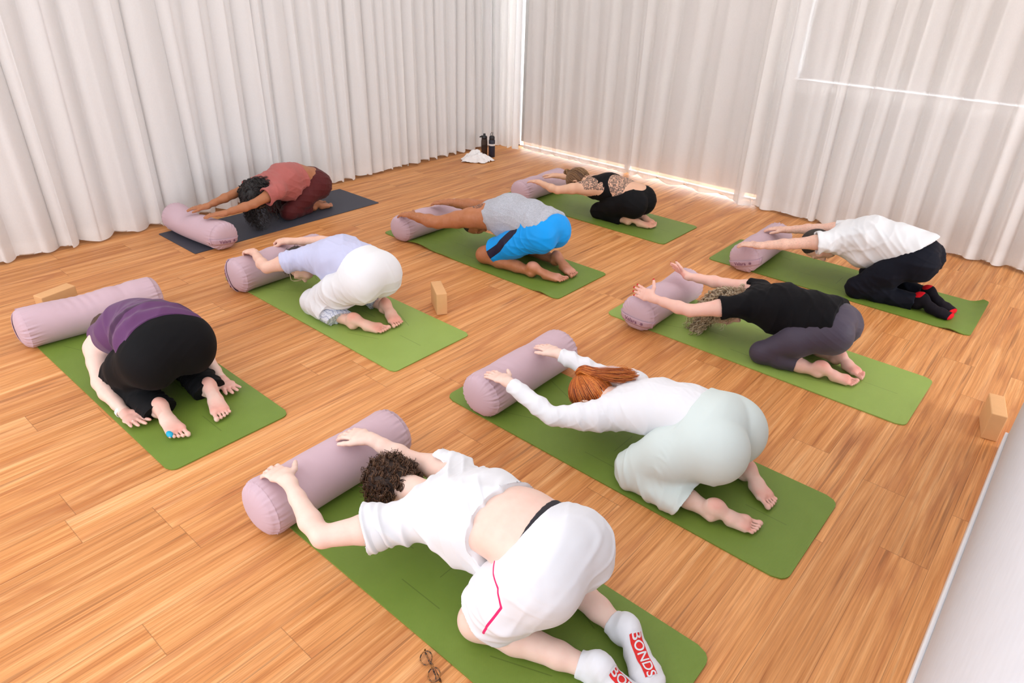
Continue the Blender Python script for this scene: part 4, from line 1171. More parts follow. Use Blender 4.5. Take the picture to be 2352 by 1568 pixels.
# --- 1. curly haired person, black shirt and dark leggings ---------------------------------------
def person_curly():
    Y = 3.77
    P = Person((-1.0, Y), 'person with curly greying hair, in black shirt and dark violet-grey leggings', SK_ROSY, H_MID)
    j = dict(pelvis=(-.820, Y, .300), waist=(-.955, Y, .318), rib=(-1.120, Y, .305), chest=(-1.265, Y, .275),
             hipL=(-.825, Y - .088, .275), hipR=(-.825, Y + .088, .275), knL=(-1.115, 3.585, .066), knR=(-1.115, 3.945, .066),
             anL=(-.800, 3.645, .046), anR=(-.775, 3.868, .046), toeL=(-.622, 3.700, .026), toeR=(-.617, 3.815, .026),
             shL=(-1.310, 3.615, .290), shR=(-1.310, 3.925, .290), elL=(-1.545, 3.455, .235), elR=(-1.545, 3.93, .255), wrL=(-1.762, 3.405, .262), wrR=(-1.775, 3.850, .265),
             handL=((-.93, .10, .06), (-.22, -.75, .55), (.15, .25, .95), .3, dict(thumb=(.15, .98, .0), spread=.9)),
             handR=((-.85, .42, .12), (.1, .80, .55), (.15, -.25, .95), .3, dict(thumb=(.15, .98, .0), spread=.9)),
             head=(-1.455, Y - .02, .175), crown=(-.62, -.06, -.72), face=(.75, 0, -.66), gdir=nrm((.80, 0, -.25)))
    kneeler(P, LX, FX, j, dict(t=1.0, a=.92, c=.93, hw=1.0, bw=1.02, f=.97, hs=.93, gk=.014, gb=.03))
    P.build_body()
    g = P.g
    leg_m = fabric('violet_grey_leggings', lin(70, 62, 76), .6, .05, .05, 900, .1)
    prims = bottoms(P) + calf_leg(P, 'L', .62, [.053, .052, .040]) + calf_leg(P, 'R', .62, [.053, .052, .040])
    P.garment('leggings', prims, leg_m, .004, disp=folds(3, (0, .4, 1), 60, .0010))
    sh_m = fabric('black_jersey', lin(15, 14, 17), .8, .05, .15, 900, .12)
    pr = grow(g['torso'], .004) + g['lats'] + g['shoulderL'] + g['shoulderR'] + sleeve(P, 'L', .38, .012) + sleeve(P, 'R', .34, .005)
    pr += [Tube([P.j['waist'] + (.08, 0, -.02), P.j['waist'] + (.02, 0, -.045), P.j['rib'] + (0, 0, -.055), P.j['chest'] + (0, 0, -.02)], [.158, .152, .145, .11], [.105, .105, .105, .085], side=LX, k=.03, ki=.04)]
    pr += [Ell(P.j['pelvis'] + (-.01, 0, .030), (.14, .162, .100), k=.04)]
    P.garment('tshirt', pr, sh_m, .008, clip=maxf(plane((-.790, Y, .36), (.86, 0, .22)), neckcut(P, (-1, 0, 0), .085, tilt=-.2)),
              disp=addf(folds(11, (1, .5, .1), 24, .0050), folds(12, (.5, 0, 1), 40, .0010)))
    hm = hair_mat('greying_curls', lin(124, 98, 68), lin(184, 158, 124), lin(232, 216, 190))
    rs = np.random.RandomState(5); hd = P.head
    P.garment('hair_base', scalp(hd), plain('hair_underlayer', lin(110, 90, 70), .7), .006, clip=plane(hd['c'] + hd['f'] * .035, hd['f']))
    p1, r1 = locks(hd, rs, 140, 6, .21, (-.34, -.34, -1), hr=.0075, pitch=.036, thick=.0014, cover=lambda w: w[1] < .3 and w[2] > -.9, npts=54, stiff=.28)
    p2, r2 = locks(hd, rs, 44, 6, .15, (.45, .15, .12), hr=.007, pitch=.028, thick=.0014, cover=lambda w: w[1] < -.1, npts=44, stiff=.34)
    P.strands('hair', p1 + p2, r1 + r2, hm)
    red = plain('red_nail_varnish', lin(205, 12, 28), .15)
    for h in P.hands:
        for t in h['tips']: P.nails([t], red, 'fingernail')
    P.ring(P.hands[0]['fing'][2], M_gold); P.ring(P.hands[1]['fing'][2], M_gold)
person_curly()

# --- 2. man in grey tank top and bright blue shorts ----------------------------------------------
STRIPE = [(-3.235, 3.53, .055), (-3.085, 3.52, .195), (-3.000, 3.55, .330)]
def person_tank():
    Y = 3.73
    P = Person((-3.0, Y), 'man in heather grey tank top and bright blue shorts with a dark side stripe', SK_TAN, H_MID)
    j = dict(pelvis=(-2.845, Y, .345), waist=(-3.02, Y, .375), rib=(-3.20, Y, .368), chest=(-3.36, Y, .325),
             hipL=(-2.85, Y - .092, .315), hipR=(-2.85, Y + .092, .315), knL=(-3.275, 3.535, .070), knR=(-3.275, 3.925, .070),
             anL=(-2.845, 3.580, .050), anR=(-2.85, 3.872, .050), toeL=(-2.625, 3.675, .028), toeR=(-2.622, 3.795, .028),
             shL=(-3.44, 3.56, .315), shR=(-3.44, 3.90, .315), elL=(-3.70, 3.450, .238), elR=(-3.72, 3.91, .262), wrL=(-3.905, 3.380, .262), wrR=(-3.93, 3.815, .265),
             handL=((-1, .02, -.08), (0, -.12, 1), (0, 1, .1), .75, dict(thumb=(.5, .85, 0))),
             handR=((-.93, -.30, -.05), (0, .1, 1), (.3, -1, .1), .75, dict(thumb=(.6, .8, 0))),
             head=(-3.555, Y, .215), crown=(-.62, 0, -.74), face=(.78, 0, -.62), gdir=nrm((.80, 0, -.20)))
    kneeler(P, LX, FX, j, dict(t=1.05, a=1.2, c=1.02, hw=1.04, bw=1.18, f=1.08, hs=1.03, gk=.02, gb=.018, hd=1.0))
    g = P.g
    tat = lambda V, N: np.exp(-(((V - V3((-3.40, 3.60, .40))) / V3((.045, .04, .06))) ** 2).sum(1)) > .4
    def hairy(V, N):
        o = np.zeros(len(V))
        for sd in 'LR':
            a, b = P.j['el' + sd], P.j['wr' + sd]; u = (b - a); t = ((V - a) @ u) / (u @ u); d = np.linalg.norm(V - (a + u * np.clip(t, 0, 1)[:, None]), axis=1)
            o = np.maximum(o, np.clip(1.3 - d / .05, 0, 1) * (t > -.15) * (t < 1.05))
            a, b = P.j['kn' + sd], P.j['an' + sd]; u = (b - a); t = ((V - a) @ u) / (u @ u); d = np.linalg.norm(V - (a + u * np.clip(t, 0, 1)[:, None]), axis=1)
            o = np.maximum(o, .5 * np.clip(1.3 - d / .06, 0, 1) * (t > 0) * (t < .95))
        return o
    P.build_body(tattoo=lambda V, N: tat(V, N).astype(float), hairy=hairy)
    sh_m = fabric2('blue_sports_shorts', lin(0, 150, 232), lin(28, 22, 48), rough=.55, var=.04, bump=.05, scale=900, sheen=.1)
    pr = waistless(P, .66, .006)
    for sd in 'LR': pr += trouser_leg(P, sd, [.104, .100, .088], .80)
    hipL, knL = P.j['hipL'], P.j['knL']
    def stripe(V, N):
        pl = [V3(p) for p in STRIPE]; dmin = np.full(len(V), 9.0)
        for a, b in zip(pl[:-1], pl[1:]):
            u = (b - a)[[0, 2]]; q = V[:, [0, 2]] - a[[0, 2]]; tt = np.clip((q @ u) / (u @ u), 0, 1)
            dmin = np.minimum(dmin, np.linalg.norm(q - tt[:, None] * u, axis=1))
        far = np.abs(V[:, 1] - Y)
        return np.clip(.5 + (.030 - dmin) * 40, 0, 1) * (far > .10)
    P.garment('shorts', pr, sh_m, .006, disp=addf(folds(21, (-.5, .3, -.8), 34, .0040), folds(22, (.6, .1, .6), 20, .0022)), mask=stripe)
    tk = fabric('heather_grey_jersey', lin(176, 178, 186), .9, .03, .2, 700, .15, heather=.16)
    pr = grow(g['torso'], .004) + grow(g['lats'], -.006)
    pr += [Tube([P.j['waist'] + (.03, 0, -.03), P.j['rib'] + (0, 0, -.065), P.j['chest'] + (0, 0, -.02)], [.155, .158, .11], [.115, .118, .085], side=LX, k=.03, ki=.04), Ell(P.j['pelvis'] + (-.03, 0, .035), (.13, .165, .095), k=.04)]
    for s_ in (-1, 1): pr.append(Tube([P.j['chest'] + (.02, s_ * .07, .02), P.j['chest'] + (-.05, s_ * .085, -.005)], [.062, .05], k=.02))
    P.garment('tank_top', pr, tk, .007, clip=maxf(plane((-2.785, Y, .42), (.88, 0, .05)), plane(P.j['chest'] + (-.045, 0, 0), (-1, 0, -.1)), plane((-3.37, Y - .13, .3), (-.75, -.8, 0)), plane((-3.37, Y + .13, .3), (-.75, .8, 0))),
              disp=addf(folds(31, (1, .4, .1), 26, .0045), folds(32, (.2, .2, 1), 40, .0015)))
    hd = P.head; hm = plain('short_dark_hair', (.035, .026, .022), .75)
    P.garment('hair', scalp(hd), hm, .006, clip=plane(hd['c'] + hd['f'] * .030, hd['f']), disp=folds(5, (1, 0, 0), 200, .001))
    P.ring(P.hands[0]['fing'][2], plain('dark_ring', (.02, .02, .022), .3), r=.0105)
person_tank()

# --- 3. person in black racer-back top, back tattoos, hair in a bun ------------------------------
def person_black():
    Y = 5.12
    P = Person((-3.1, Y), 'person with tattooed back and hair in a bun, in black tank top and black trousers', SK_TAT, H_FAR)
    j = dict(pelvis=(-2.955, Y, .245), waist=(-3.09, Y - .02, .285), rib=(-3.215, Y - .045, .290), chest=(-3.325, Y - .065, .278),
             hipL=(-2.95, Y - .085, .215), hipR=(-2.95, Y + .085, .215), knL=(-3.265, 5.035, .066), knR=(-3.265, 5.27, .066),
             anL=(-2.955, 5.045, .046), anR=(-2.945, 5.205, .046), toeL=(-2.748, 5.125, .026), toeR=(-2.778, 5.200, .026),
             shL=(-3.375, 4.905, .280), shR=(-3.375, 5.205, .280), elL=(-3.575, 4.795, .238), elR=(-3.60, 5.18, .262), wrL=(-3.79, 4.815, .260), wrR=(-3.81, 5.10, .262),
             handL=((-1, .12, -.05), (0, 0, 1), (0, 1, 0), .55), handR=((-1, -.02, -.05), (0, 0, 1), (0, -1, 0), .55),
             head=(-3.505, Y - .09, .285), crown=(-.86, 0, -.42), face=(.42, 0, -.9), gdir=nrm((.75, 0, -.2)))
    kneeler(P, LX, FX, j, dict(t=1.06, a=.86, c=.9, hw=1.02, bw=.98, f=.95, hs=.9, gk=.02, gb=.035, hd=.95))
    def tat(V, N):
        a = (V[:, 0] > -3.46) & (V[:, 0] < -3.00) & (V[:, 2] > .22) & (N[:, 2] > .05) & (np.abs(V[:, 1] - (Y - .05)) < .2)
        b = (V[:, 0] > -3.40) & (V[:, 1] < Y - .05)
        return (a & (b | (V[:, 0] > -3.2))).astype(float)
    P.build_body(tattoo=tat)
    g = P.g; bk = fabric('black_stretch', (.006, .006, .007), .7, .04, .05, 900, .06)
    pr = waistless(P, .62, .002, drop=(0, 0, .35)) + grow(g['thighs'], .004) + calf_leg(P, 'L', .80, [.060, .060, .058]) + calf_leg(P, 'R', .80, [.060, .060, .058])
    P.garment('trousers', pr, bk, .005, disp=folds(3, (0, .4, 1), 40, .0018))
    t = g['torso'][0]; rib = P.j['rib']; che = P.j['chest']
    pr = [CTube(t.P, t.A, t.B, side=t.side, k=.03, ki=.05)] + [Tube([rib + (.02, 0, -.03), che + (.01, 0, -.03)], [.125, .12], [.09, .08], side=LX, k=.03)]
    cuts = [plane((-3.115, Y, .3), (.9, 0, .55)), plane(che + (-.055, 0, .0), (-1, 0, .1))]
    for s_ in (-1, 1): cuts.append(plane(che + (.015, s_ * .092 - .0, .03), (-.62, s_ * .95, .45)))
    P.garment('tank_top', pr, bk, .006, clip=maxf(*cuts), disp=folds(4, (1, .3, 0), 40, .0012))
    hd = P.head; rs = np.random.RandomState(8)
    hm = hair_mat('brown_blond_hair', lin(84, 56, 36), lin(128, 92, 60), lin(176, 138, 96), .35)
    P.garment('hair_base', scalp(hd), plain('brown_hair_underlayer', lin(96, 66, 44), .6), .006, clip=plane(hd['c'] + hd['f'] * .030, hd['f']))
    bun = hd['c'] - hd['f'] * .105 + hd['u'] * .085
    S_, R2 = [], []
    for i in range(700):       # combed from the hairline to the bun
        w = rs.normal(size=3); w /= np.linalg.norm(w)
        if w[1] > .35: continue
        p = hd['c'] - hd['f'] * .014 + hd['u'] * w[0] * .117 + hd['f'] * (w[1] * .104 - .008) + hd['s'] * w[2] * .088
        C = []
        for t_ in np.linspace(0, 1, 12):
            q = p + (bun - p) * t_; e = q - hd['c'] + hd['f'] * .016
            k_ = math.sqrt((e @ hd['u'] / .119) ** 2 + (e @ hd['f'] / .111) ** 2 + (e @ hd['s'] / .090) ** 2)
            C.append(hd['c'] - hd['f'] * .016 + e / max(k_, .2) if k_ < 1 else q)
        S_.append(V3(C)); R2.append(np.full(12, .0016))
    nb = nrm(hd['u'] * .8 - hd['f'] * .6); e1 = nrm(np.cross(nb, hd['s'])); e2 = hd['s']
    for i in range(70):
        r_ = rs.uniform(.012, .026); h_ = rs.uniform(-.016, .022); a0 = rs.uniform(0, 6.28)
        S_.append(V3([bun + nb * (h_ + .012 * math.sin(a * 1.3 + i)) + (e1 * math.cos(a + a0) + e2 * math.sin(a + a0)) * r_ for a in np.linspace(0, 5.6, 20)])); R2.append(np.full(20, .0022))
    P.strands('hair', S_, R2, hm)
person_black()

# --- 4. person in lavender shirt and white trousers ----------------------------------------------
def person_lav():
    Y = 2.35
    P = Person((-3.3, Y), 'person in lavender t-shirt and loose white trousers with printed turn-ups', SK_FAIR, H_MID)
    j = dict(pelvis=(-3.110, Y, .345), waist=(-3.25, Y, .370), rib=(-3.415, Y, .362), chest=(-3.57, Y, .325),
             hipL=(-3.125, Y - .088, .310), hipR=(-3.125, Y + .088, .310), knL=(-3.49, 2.195, .070), knR=(-3.52, 2.52, .070),
             anL=(-3.130, 2.200, .046), anR=(-3.150, 2.470, .046), toeL=(-2.962, 2.305, .026), toeR=(-2.962, 2.408, .026),
             shL=(-3.65, 2.170, .320), shR=(-3.65, 2.53, .320), elL=(-3.80, 2.045, .258), elR=(-3.83, 2.60, .280), wrL=(-4.06, 2.125, .268), wrR=(-4.085, 2.395, .268),
             handL=((-.97, -.02, -.10), (-.05, 0, 1), (0, 1, 0), 2.1, dict(thumb=(.7, .5, -.5), spread=.5)), handR=((-.97, -.15, -.10), (-.05, 0, 1), (0, -1, 0), 2.1, dict(thumb=(.7, .5, -.5), spread=.5)),
             head=(-3.865, Y - .02, .180), crown=(-.95, 0, -.28), face=(.25, -.12, -.96), gdir=nrm((.80, 0, -.2)))
    kneeler(P, LX, FX, j, dict(t=1.0, a=.9, c=.95, hw=1.06, bw=1.05, f=1.0, hs=.95, gk=.03, gb=.012))
    P.build_body(hairy=lambda V, N: .25 * ((V[:, 0] < -3.6)).astype(float)); g = P.g
    wm = fabric('white_cotton_trousers', lin(231, 231, 233), .85, .015, .15, 600, .1)
    pr = waistless(P, .72, .010)
    for sd in 'LR':
        pr += trouser_leg(P, sd, [.112, .108, .088])
        kn, an = P.j['kn' + sd], P.j['an' + sd]
        sg = -1 if sd == 'L' else 1
        pr += [CTube([kn + (-.02, sg * .01, .01), kn + (an - kn) * .30 + (0, sg * .015, .012), kn + (an - kn) * .55 + (0, sg * .02, .01)], [.088, .088, .086], [.062, .064, .060], side=LX, k=.03, ki=.02, cuts=[(kn + (an - kn) * .40, (1, sg * -.25, -.45))])]
    P.garment('trousers', pr, wm, .008, disp=lambda V, N: (folds(41, (-.4, .2, -.8), 30, .0060)(V) * np.clip((.34 - V[:, 2]) / .16, .12, 1) + folds(42, (.7, .2, .5), 14, .002)(V)))
    pm, nt, b = newmat('blue_printed_lining'); pos = N_(nt, 'ShaderNodeNewGeometry').outputs['Position']
    vo = N_(nt, 'ShaderNodeTexVoronoi', feature='DISTANCE_TO_EDGE', i_Scale=60.0); nt.links.new(pos, vo.inputs['Vector'])
    wv = N_(nt, 'ShaderNodeTexWave', wave_type='RINGS', i_Scale=14.0, i_Distortion=9.0, i_Detail=2.0); nt.links.new(pos, wv.inputs['Vector'])
    ink = math_(nt, 'MAXIMUM', math_(nt, 'LESS_THAN', vo.outputs['Distance'], .045), math_(nt, 'GREATER_THAN', wv.outputs['Fac'], .80))
    nt.links.new(mixc(nt, math_(nt, 'MULTIPLY', ink, .5), lin(226, 229, 238), lin(88, 100, 146)), b.inputs['Base Color']); b.inputs['Roughness'].default_value = .85
    for sd in 'LR':
        kn, an = P.j['kn' + sd], P.j['an' + sd]; sg = -1 if sd == 'L' else 1
        a = kn + (an - kn) * .20; b_ = kn + (an - kn) * 1.02
        pr = [CTube([a + (0, sg * .02, -.004), b_ + (0, sg * .018, -.006)], [.078, .082], [.058, .052], side=LX, k=.01, cuts=[(kn + (an - kn) * .78 + (0, 0, .02), (.9, sg * .25, -.5))])]
        P.garment('turn_up', pr, pm, .004, disp=folds(45, (0, 1, .3), 60, .004), label='blue and white printed turn-up')
    sm = fabric('lavender_jersey', lin(196, 198, 226), .85, .02, .15, 700, .12)
    pr = grow(g['torso'], .004) + g['lats'] + g['shoulderL'] + g['shoulderR'] + sleeve(P, 'L', .35, .012) + sleeve(P, 'R', .35, .008)
    pr += [Tube([P.j['waist'] + (.0, 0, -.03), P.j['rib'] + (0, 0, -.065), P.j['chest'] + (0, 0, -.03)], [.13, .15, .12], [.09, .11, .085], side=LX, k=.03, ki=.04)]
    P.garment('tshirt', pr, sm, .008, clip=maxf(plane((-3.170, Y, .42), (.80, -.12, .10)), neckcut(P, (-1, 0, 0), .09, tilt=-.2)),
              disp=addf(folds(51, (.8, .7, .1), 24, .0045), folds(52, (.3, .9, .1), 44, .002)))
    hd = P.head; rs = np.random.RandomState(9); hm = hair_mat('dark_brown_hair', lin(38, 24, 20), lin(58, 38, 30), lin(84, 58, 44))
    P.garment('hair_base', scalp(hd), plain('dark_hair_underlayer', lin(40, 26, 22), .6), .006, clip=plane(hd['c'] + hd['f'] * .055 + hd['u'] * .03, hd['f'] - hd['u'] * .6))
    p1, r1 = locks(hd, rs, 150, 5, .060, (.1, .0, -.3), hr=.003, pitch=.05, thick=.0016, cover=lambda w: w[1] < .3 + .4 * w[0], npts=22, stiff=.3)
    worn_glasses(hd)
    P.strands('hair', p1, r1, hm)
person_lav()

# --- 5. person in purple top and black trousers, arms back ---------------------------------------
def person_purp():
    Y = 1.10
    P = Person((-3.3, Y), 'person in plum sleeveless top and black trousers with arms laid back along the legs', SK_PALE, H_NEAR)
    j = dict(pelvis=(-3.145, Y + .015, .345), waist=(-3.30, Y + .01, .375), rib=(-3.46, Y, .325), chest=(-3.61, Y, .250),
             hipL=(-3.155, Y - .090, .290), hipR=(-3.150, Y + .120, .300), knL=(-3.50, .955, .070), knR=(-3.50, 1.275, .070),
             anL=(-3.060, .985, .048), anR=(-3.060, 1.235, .048), toeL=(-2.835, .965, .027), toeR=(-2.835, 1.180, .027),
             shL=(-3.610, .945, .200), shR=(-3.635, 1.270, .215), elL=(-3.450, .868, .082), elR=(-3.415, 1.375, .082), wrL=(-3.185, .868, .030), wrR=(-3.125, 1.340, .030),
             handL=((1, .06, -.01), (0, 0, -1), (0, 1, 0), .22, dict(spread=1.6, thumb=(.85, .5, -.1))), handR=((1, -.10, -.01), (0, 0, -1), (0, -1, 0), .22, dict(spread=1.6, thumb=(.75, .65, -.15))),
             head=(-3.87, Y, .125), crown=(-.85, 0, -.5), face=(.5, 0, -.85), gdir=nrm((.80, 0, -.1)))
    kneeler(P, LX, FX, j, dict(t=1.08, a=1.0, c=1.0, hw=1.20, bw=1.10, f=1.03, hs=1.0, gk=.05, gb=.02))
    P.build_body(); g = P.g
    bm_ = fabric('black_stretch_trousers', (.006, .006, .007), .75, .04, .08, 900, .08)
    pr = waistless(P, .7, .004) + [Ell(P.j['pelvis'] + (.0, 0, -.01), (.13, .19, .125), k=.05)]
    for sd, sg in (('L', -1), ('R', 1)):
        pr += trouser_leg(P, sd, [.118, .108, .082])
        kn, an = P.j['kn' + sd], P.j['an' + sd]
        pr += [CTube([kn, kn + (an - kn) * .4, kn + (an - kn) * 1.04], [.072, .075, .080], [.062, .062, .058], side=LX, k=.03, ki=.02, cuts=[(kn + (an - kn) * 1.0, (1, 0, -.45))])]
    P.garment('trousers', pr, bm_, .005, disp=lambda V, N: folds(61, (.9, .2, -.3), 40, .0065)(V) * np.clip((.20 - V[:, 2]) / .1, .10, 1))
    tm = fabric2('plum_knit', lin(96, 57, 98), lin(66, 35, 66), rough=.85, var=.03, bump=.12, scale=700, sheen=.2)
    tor = g['torso'][0]
    pr = [Tube(tor.P, tor.A + .006, tor.B + .006, side=tor.side, k=.03, ki=.05)] + grow(g['lats'], .002)
    pr += [Ell(P.j['waist'] + (.08, 0, .00), (.16, .19, .118), k=.05)]
    for s_ in (-1, 1): pr.append(Tube([P.j['chest'] + (.03, s_ * .09, .02), P.j['chest'] + (-.05, s_ * .11, .0)], [.065, .055], k=.02))
    band = lambda V, N: np.clip(.5 + (.020 - np.abs((V - V3((-3.265, Y, .45))) @ nrm((.9, -.12, .25)) + .012 * np.sin(V[:, 1] * 13))) * 30, 0, 1)
    def roll(V, N):
        t = (V - V3((-3.20, Y, .45))) @ nrm((.9, -.12, .25)); f_ = np.clip(1 + t / .16, 0, 1)
        return f_ * (.007 * np.sin(t * 70 + 1.2 * np.sin(V[:, 1] * 9)) + .002)
    P.garment('sleeveless_top', pr, tm, .008, clip=maxf(plane((-3.125, Y, .46), (.93, -.13, .30)), plane(P.j['chest'] + (-.07, 0, 0), (-1, 0, 0))), disp=addf(folds(66, (.4, .9, .1), 22, .0035), roll), mask=band)
    hd = P.head; rs = np.random.RandomState(3); hm = hair_mat('brown_hair', lin(60, 40, 28), lin(92, 64, 44), lin(120, 88, 60))
    P.garment('hair', scalp(hd), plain('brown_hair_cap', lin(70, 48, 34), .6), .008, clip=plane(hd['c'] + hd['f'] * .03, hd['f']), disp=folds(2, (0, 1, 0), 150, .002))
    # white wrist watch
    h0 = P.hands[0]; c = h0['wr'] - h0['d'] * .035; u = nrm(P.j['wrL'] - P.j['elL']); e1 = nrm(np.cross(u, UP)); e2 = np.cross(u, e1)
    wm = plain('white_watch_strap', lin(244, 242, 244), .4)
    rows = []; FF = []
    for i, o_ in enumerate((-.010, .010)):
        for a in np.linspace(0, 2 * math.pi, 32, endpoint=False): rows.append(P.local(c + u * o_ + e1 * math.cos(a) * .0300 + e2 * math.sin(a) * .0255))
    FF = [[k, (k + 1) % 32, 32 + (k + 1) % 32, 32 + k] for k in range(32)]
    wo = mesh_obj('wrist_watch', rows, FF, wm, P.root); m_ = wo.modifiers.new('t', 'SOLIDIFY'); m_.thickness = .004; m_.offset = 1
    P.garment('watch_case', [Ell(c - UP * 0 + UP * .0 + e1 * -.0 + V3((0, 0, -.026)) * 0 + e2 * (.027 if e2[2] < 0 else -.027), (.018, .018, .007), (u, e1, e2), k=.001)], wm, .0, h=.002)
    P.ring(h0['fing'][2], M_gold)
    ft = P.feet[0]
    P.garment('toe_pad', [Ell(ft['ball'] - ft['m'] * .034 + ft['n'] * .002 + ft['d'] * .016, (.021, .012, .012), (ft['d'], ft['m'], ft['n']), k=.002)], plain('blue_gel', lin(0, 165, 205), .4), .003, h=.0028, label='bright blue toe pad')
person_purp()

# --- 6. man in white shirt, dark trousers, black socks with red heels ----------------------------
def person_trou():
    Y = 5.12
    P = Person((-.85, Y), 'man in white t-shirt, dark navy trousers and black socks with red heels and toes', SK_FAIR, H_MID)
    j = dict(pelvis=(-.715, Y, .355), waist=(-.87, Y, .400), rib=(-1.04, Y, .400), chest=(-1.19, Y, .362),
             hipL=(-.725, Y - .09, .325), hipR=(-.725, Y + .09, .325), knL=(-.995, 4.950, .070), knR=(-1.0, 5.29, .070),
             anL=(-.615, 5.035, .052), anR=(-.605, 5.200, .052), toeL=(-.430, 5.015, .028), toeR=(-.430, 5.125, .028),
             shL=(-1.255, 4.945, .345), shR=(-1.255, 5.295, .345), elL=(-1.46, 4.825, .305), elR=(-1.45, 5.25, .31), wrL=(-1.665, 4.705, .268), wrR=(-1.645, 5.19, .270),
             handL=((-1, .06, -.12), (0, -.1, 1), (0, 1, 0), .7), handR=((-1, -.05, -.1), (0, 0, 1), (0, -1, 0), .6),
             head=(-1.375, Y - .01, .240), crown=(-.92, 0, -.36), face=(.38, -.10, -.92), gdir=nrm((.80, 0, -.25)))
    kneeler(P, LX, FX, j, dict(t=.98, a=.95, c=1.0, hw=1.02, bw=1.05, f=1.05, hs=1.0, gk=.016, gb=.04, hd=.98))
    P.build_body(hairy=lambda V, N: .8 * ((V[:, 0] < -1.33) & (V[:, 0] > -1.72) & (V[:, 2] > .2)).astype(float)); g = P.g
    tm = fabric('navy_cotton_trousers', lin(19, 21, 31), .75, .06, .12, 800, .1)
    pr = waistless(P, .42, .006)
    for sd in 'LR': pr += trouser_leg(P, sd, [.104, .096, .074]) + calf_leg(P, sd, .92, [.062, .060, .054])
    P.garment('trousers', pr, tm, .006, disp=addf(folds(71, (-.3, .2, -.9), 34, .0038), folds(72, (.8, .3, .2), 22, .002)))
    wb = CTube(g['torso'][0].P, g['torso'][0].A + .008, g['torso'][0].B + .008, side=LX, cuts=[(P.j['pelvis'] * .58 + P.j['waist'] * .42, P.j['waist'] - P.j['pelvis']), (P.j['pelvis'] * .80 + P.j['waist'] * .20, P.j['pelvis'] - P.j['waist'])])
    P.garment('waistband', [wb], tm, .008, disp=folds(7, (1, 0, 0), 30, .001))
    sk = fabric2('black_and_red_sock', lin(24, 20, 26), lin(208, 22, 34), rough=.9, var=.03, bump=.25, scale=500, sheen=.1)
    for i, sd in enumerate('LR'):
        ft = P.feet[i]; kn, an = P.j['kn' + sd], P.j['an' + sd]
        fp, _ = foot(an, P.j['toe' + sd], med=V3((0, 1, 0)) if sd == 'L' else V3((0, -1, 0)), sc=1.05)
        pr = [p for p in fp if not (isinstance(p, Ell) and p.k == .003)] + [Tube([ft['ball'] + ft['d'] * .0, ft['ball'] + ft['d'] * .052], [.050, .045], [.022, .019], side=ft['m'], k=.02)]
        pr += [Tube([kn + (an - kn) * .72, an], [.043, .036], k=.02)]
        def mk(V, N, ft=ft):
            q = V - ft['heel']; d1 = np.linalg.norm((q + ft['d'] * .012 - ft['n'] * .010) / V3((1, 1, 1)), axis=1)
            a = (V - ft['an']) @ ft['d']
            return np.clip(.5 + np.maximum((.040 - d1) * 30, (a - (ft['L'] + .022)) * 40), 0, 1)
        P.garment('sock', pr, sk, .004, mask=mk, disp=folds(77, (1, 0, 0), 90, .0010))
    wm = fabric('white_jersey', lin(230, 231, 233), .9, .012, .15, 600, .1)
    pr = grow(g['torso'], .012) + grow(g['lats'], .004) + g['shoulderL'] + g['shoulderR'] + sleeve(P, 'L', .37, .015, base=.004) + sleeve(P, 'R', .34, .006, base=.002)
    pr += [Tube([P.j['pelvis'] + (.02, 0, .03), P.j['waist'] + (.0, 0, -.02)], [.152, .150], [.118, .115], side=LX, k=.04), Tube([P.j['waist'] + (.0, 0, -.08), P.j['rib'] + (0.0, 0, -.125), P.j['chest'] + (0, 0, -.07)], [.135, .150, .12], [.085, .095, .075], side=LX, k=.05, ki=.04)]
    P.garment('tshirt', pr, wm, .009, clip=maxf(plane((-.655, Y, .47), (.64, 0, -.76)), neckcut(P, (-1, 0, 0), .09, tilt=-.2)),
              disp=addf(folds(81, (.9, .5, .3), 22, .0075), folds(82, (.5, .2, .9), 34, .0035)))
    hd = P.head; rs = np.random.RandomState(4)
    P.garment('hair', scalp(hd), plain('cropped_grey_brown_hair', lin(58, 50, 46), .8), .005, clip=plane(hd['c'] + hd['f'] * .045 + hd['u'] * .02, hd['f'] - hd['u'] * .35), disp=folds(5, (1, .5, 0), 220, .0012))
person_trou()

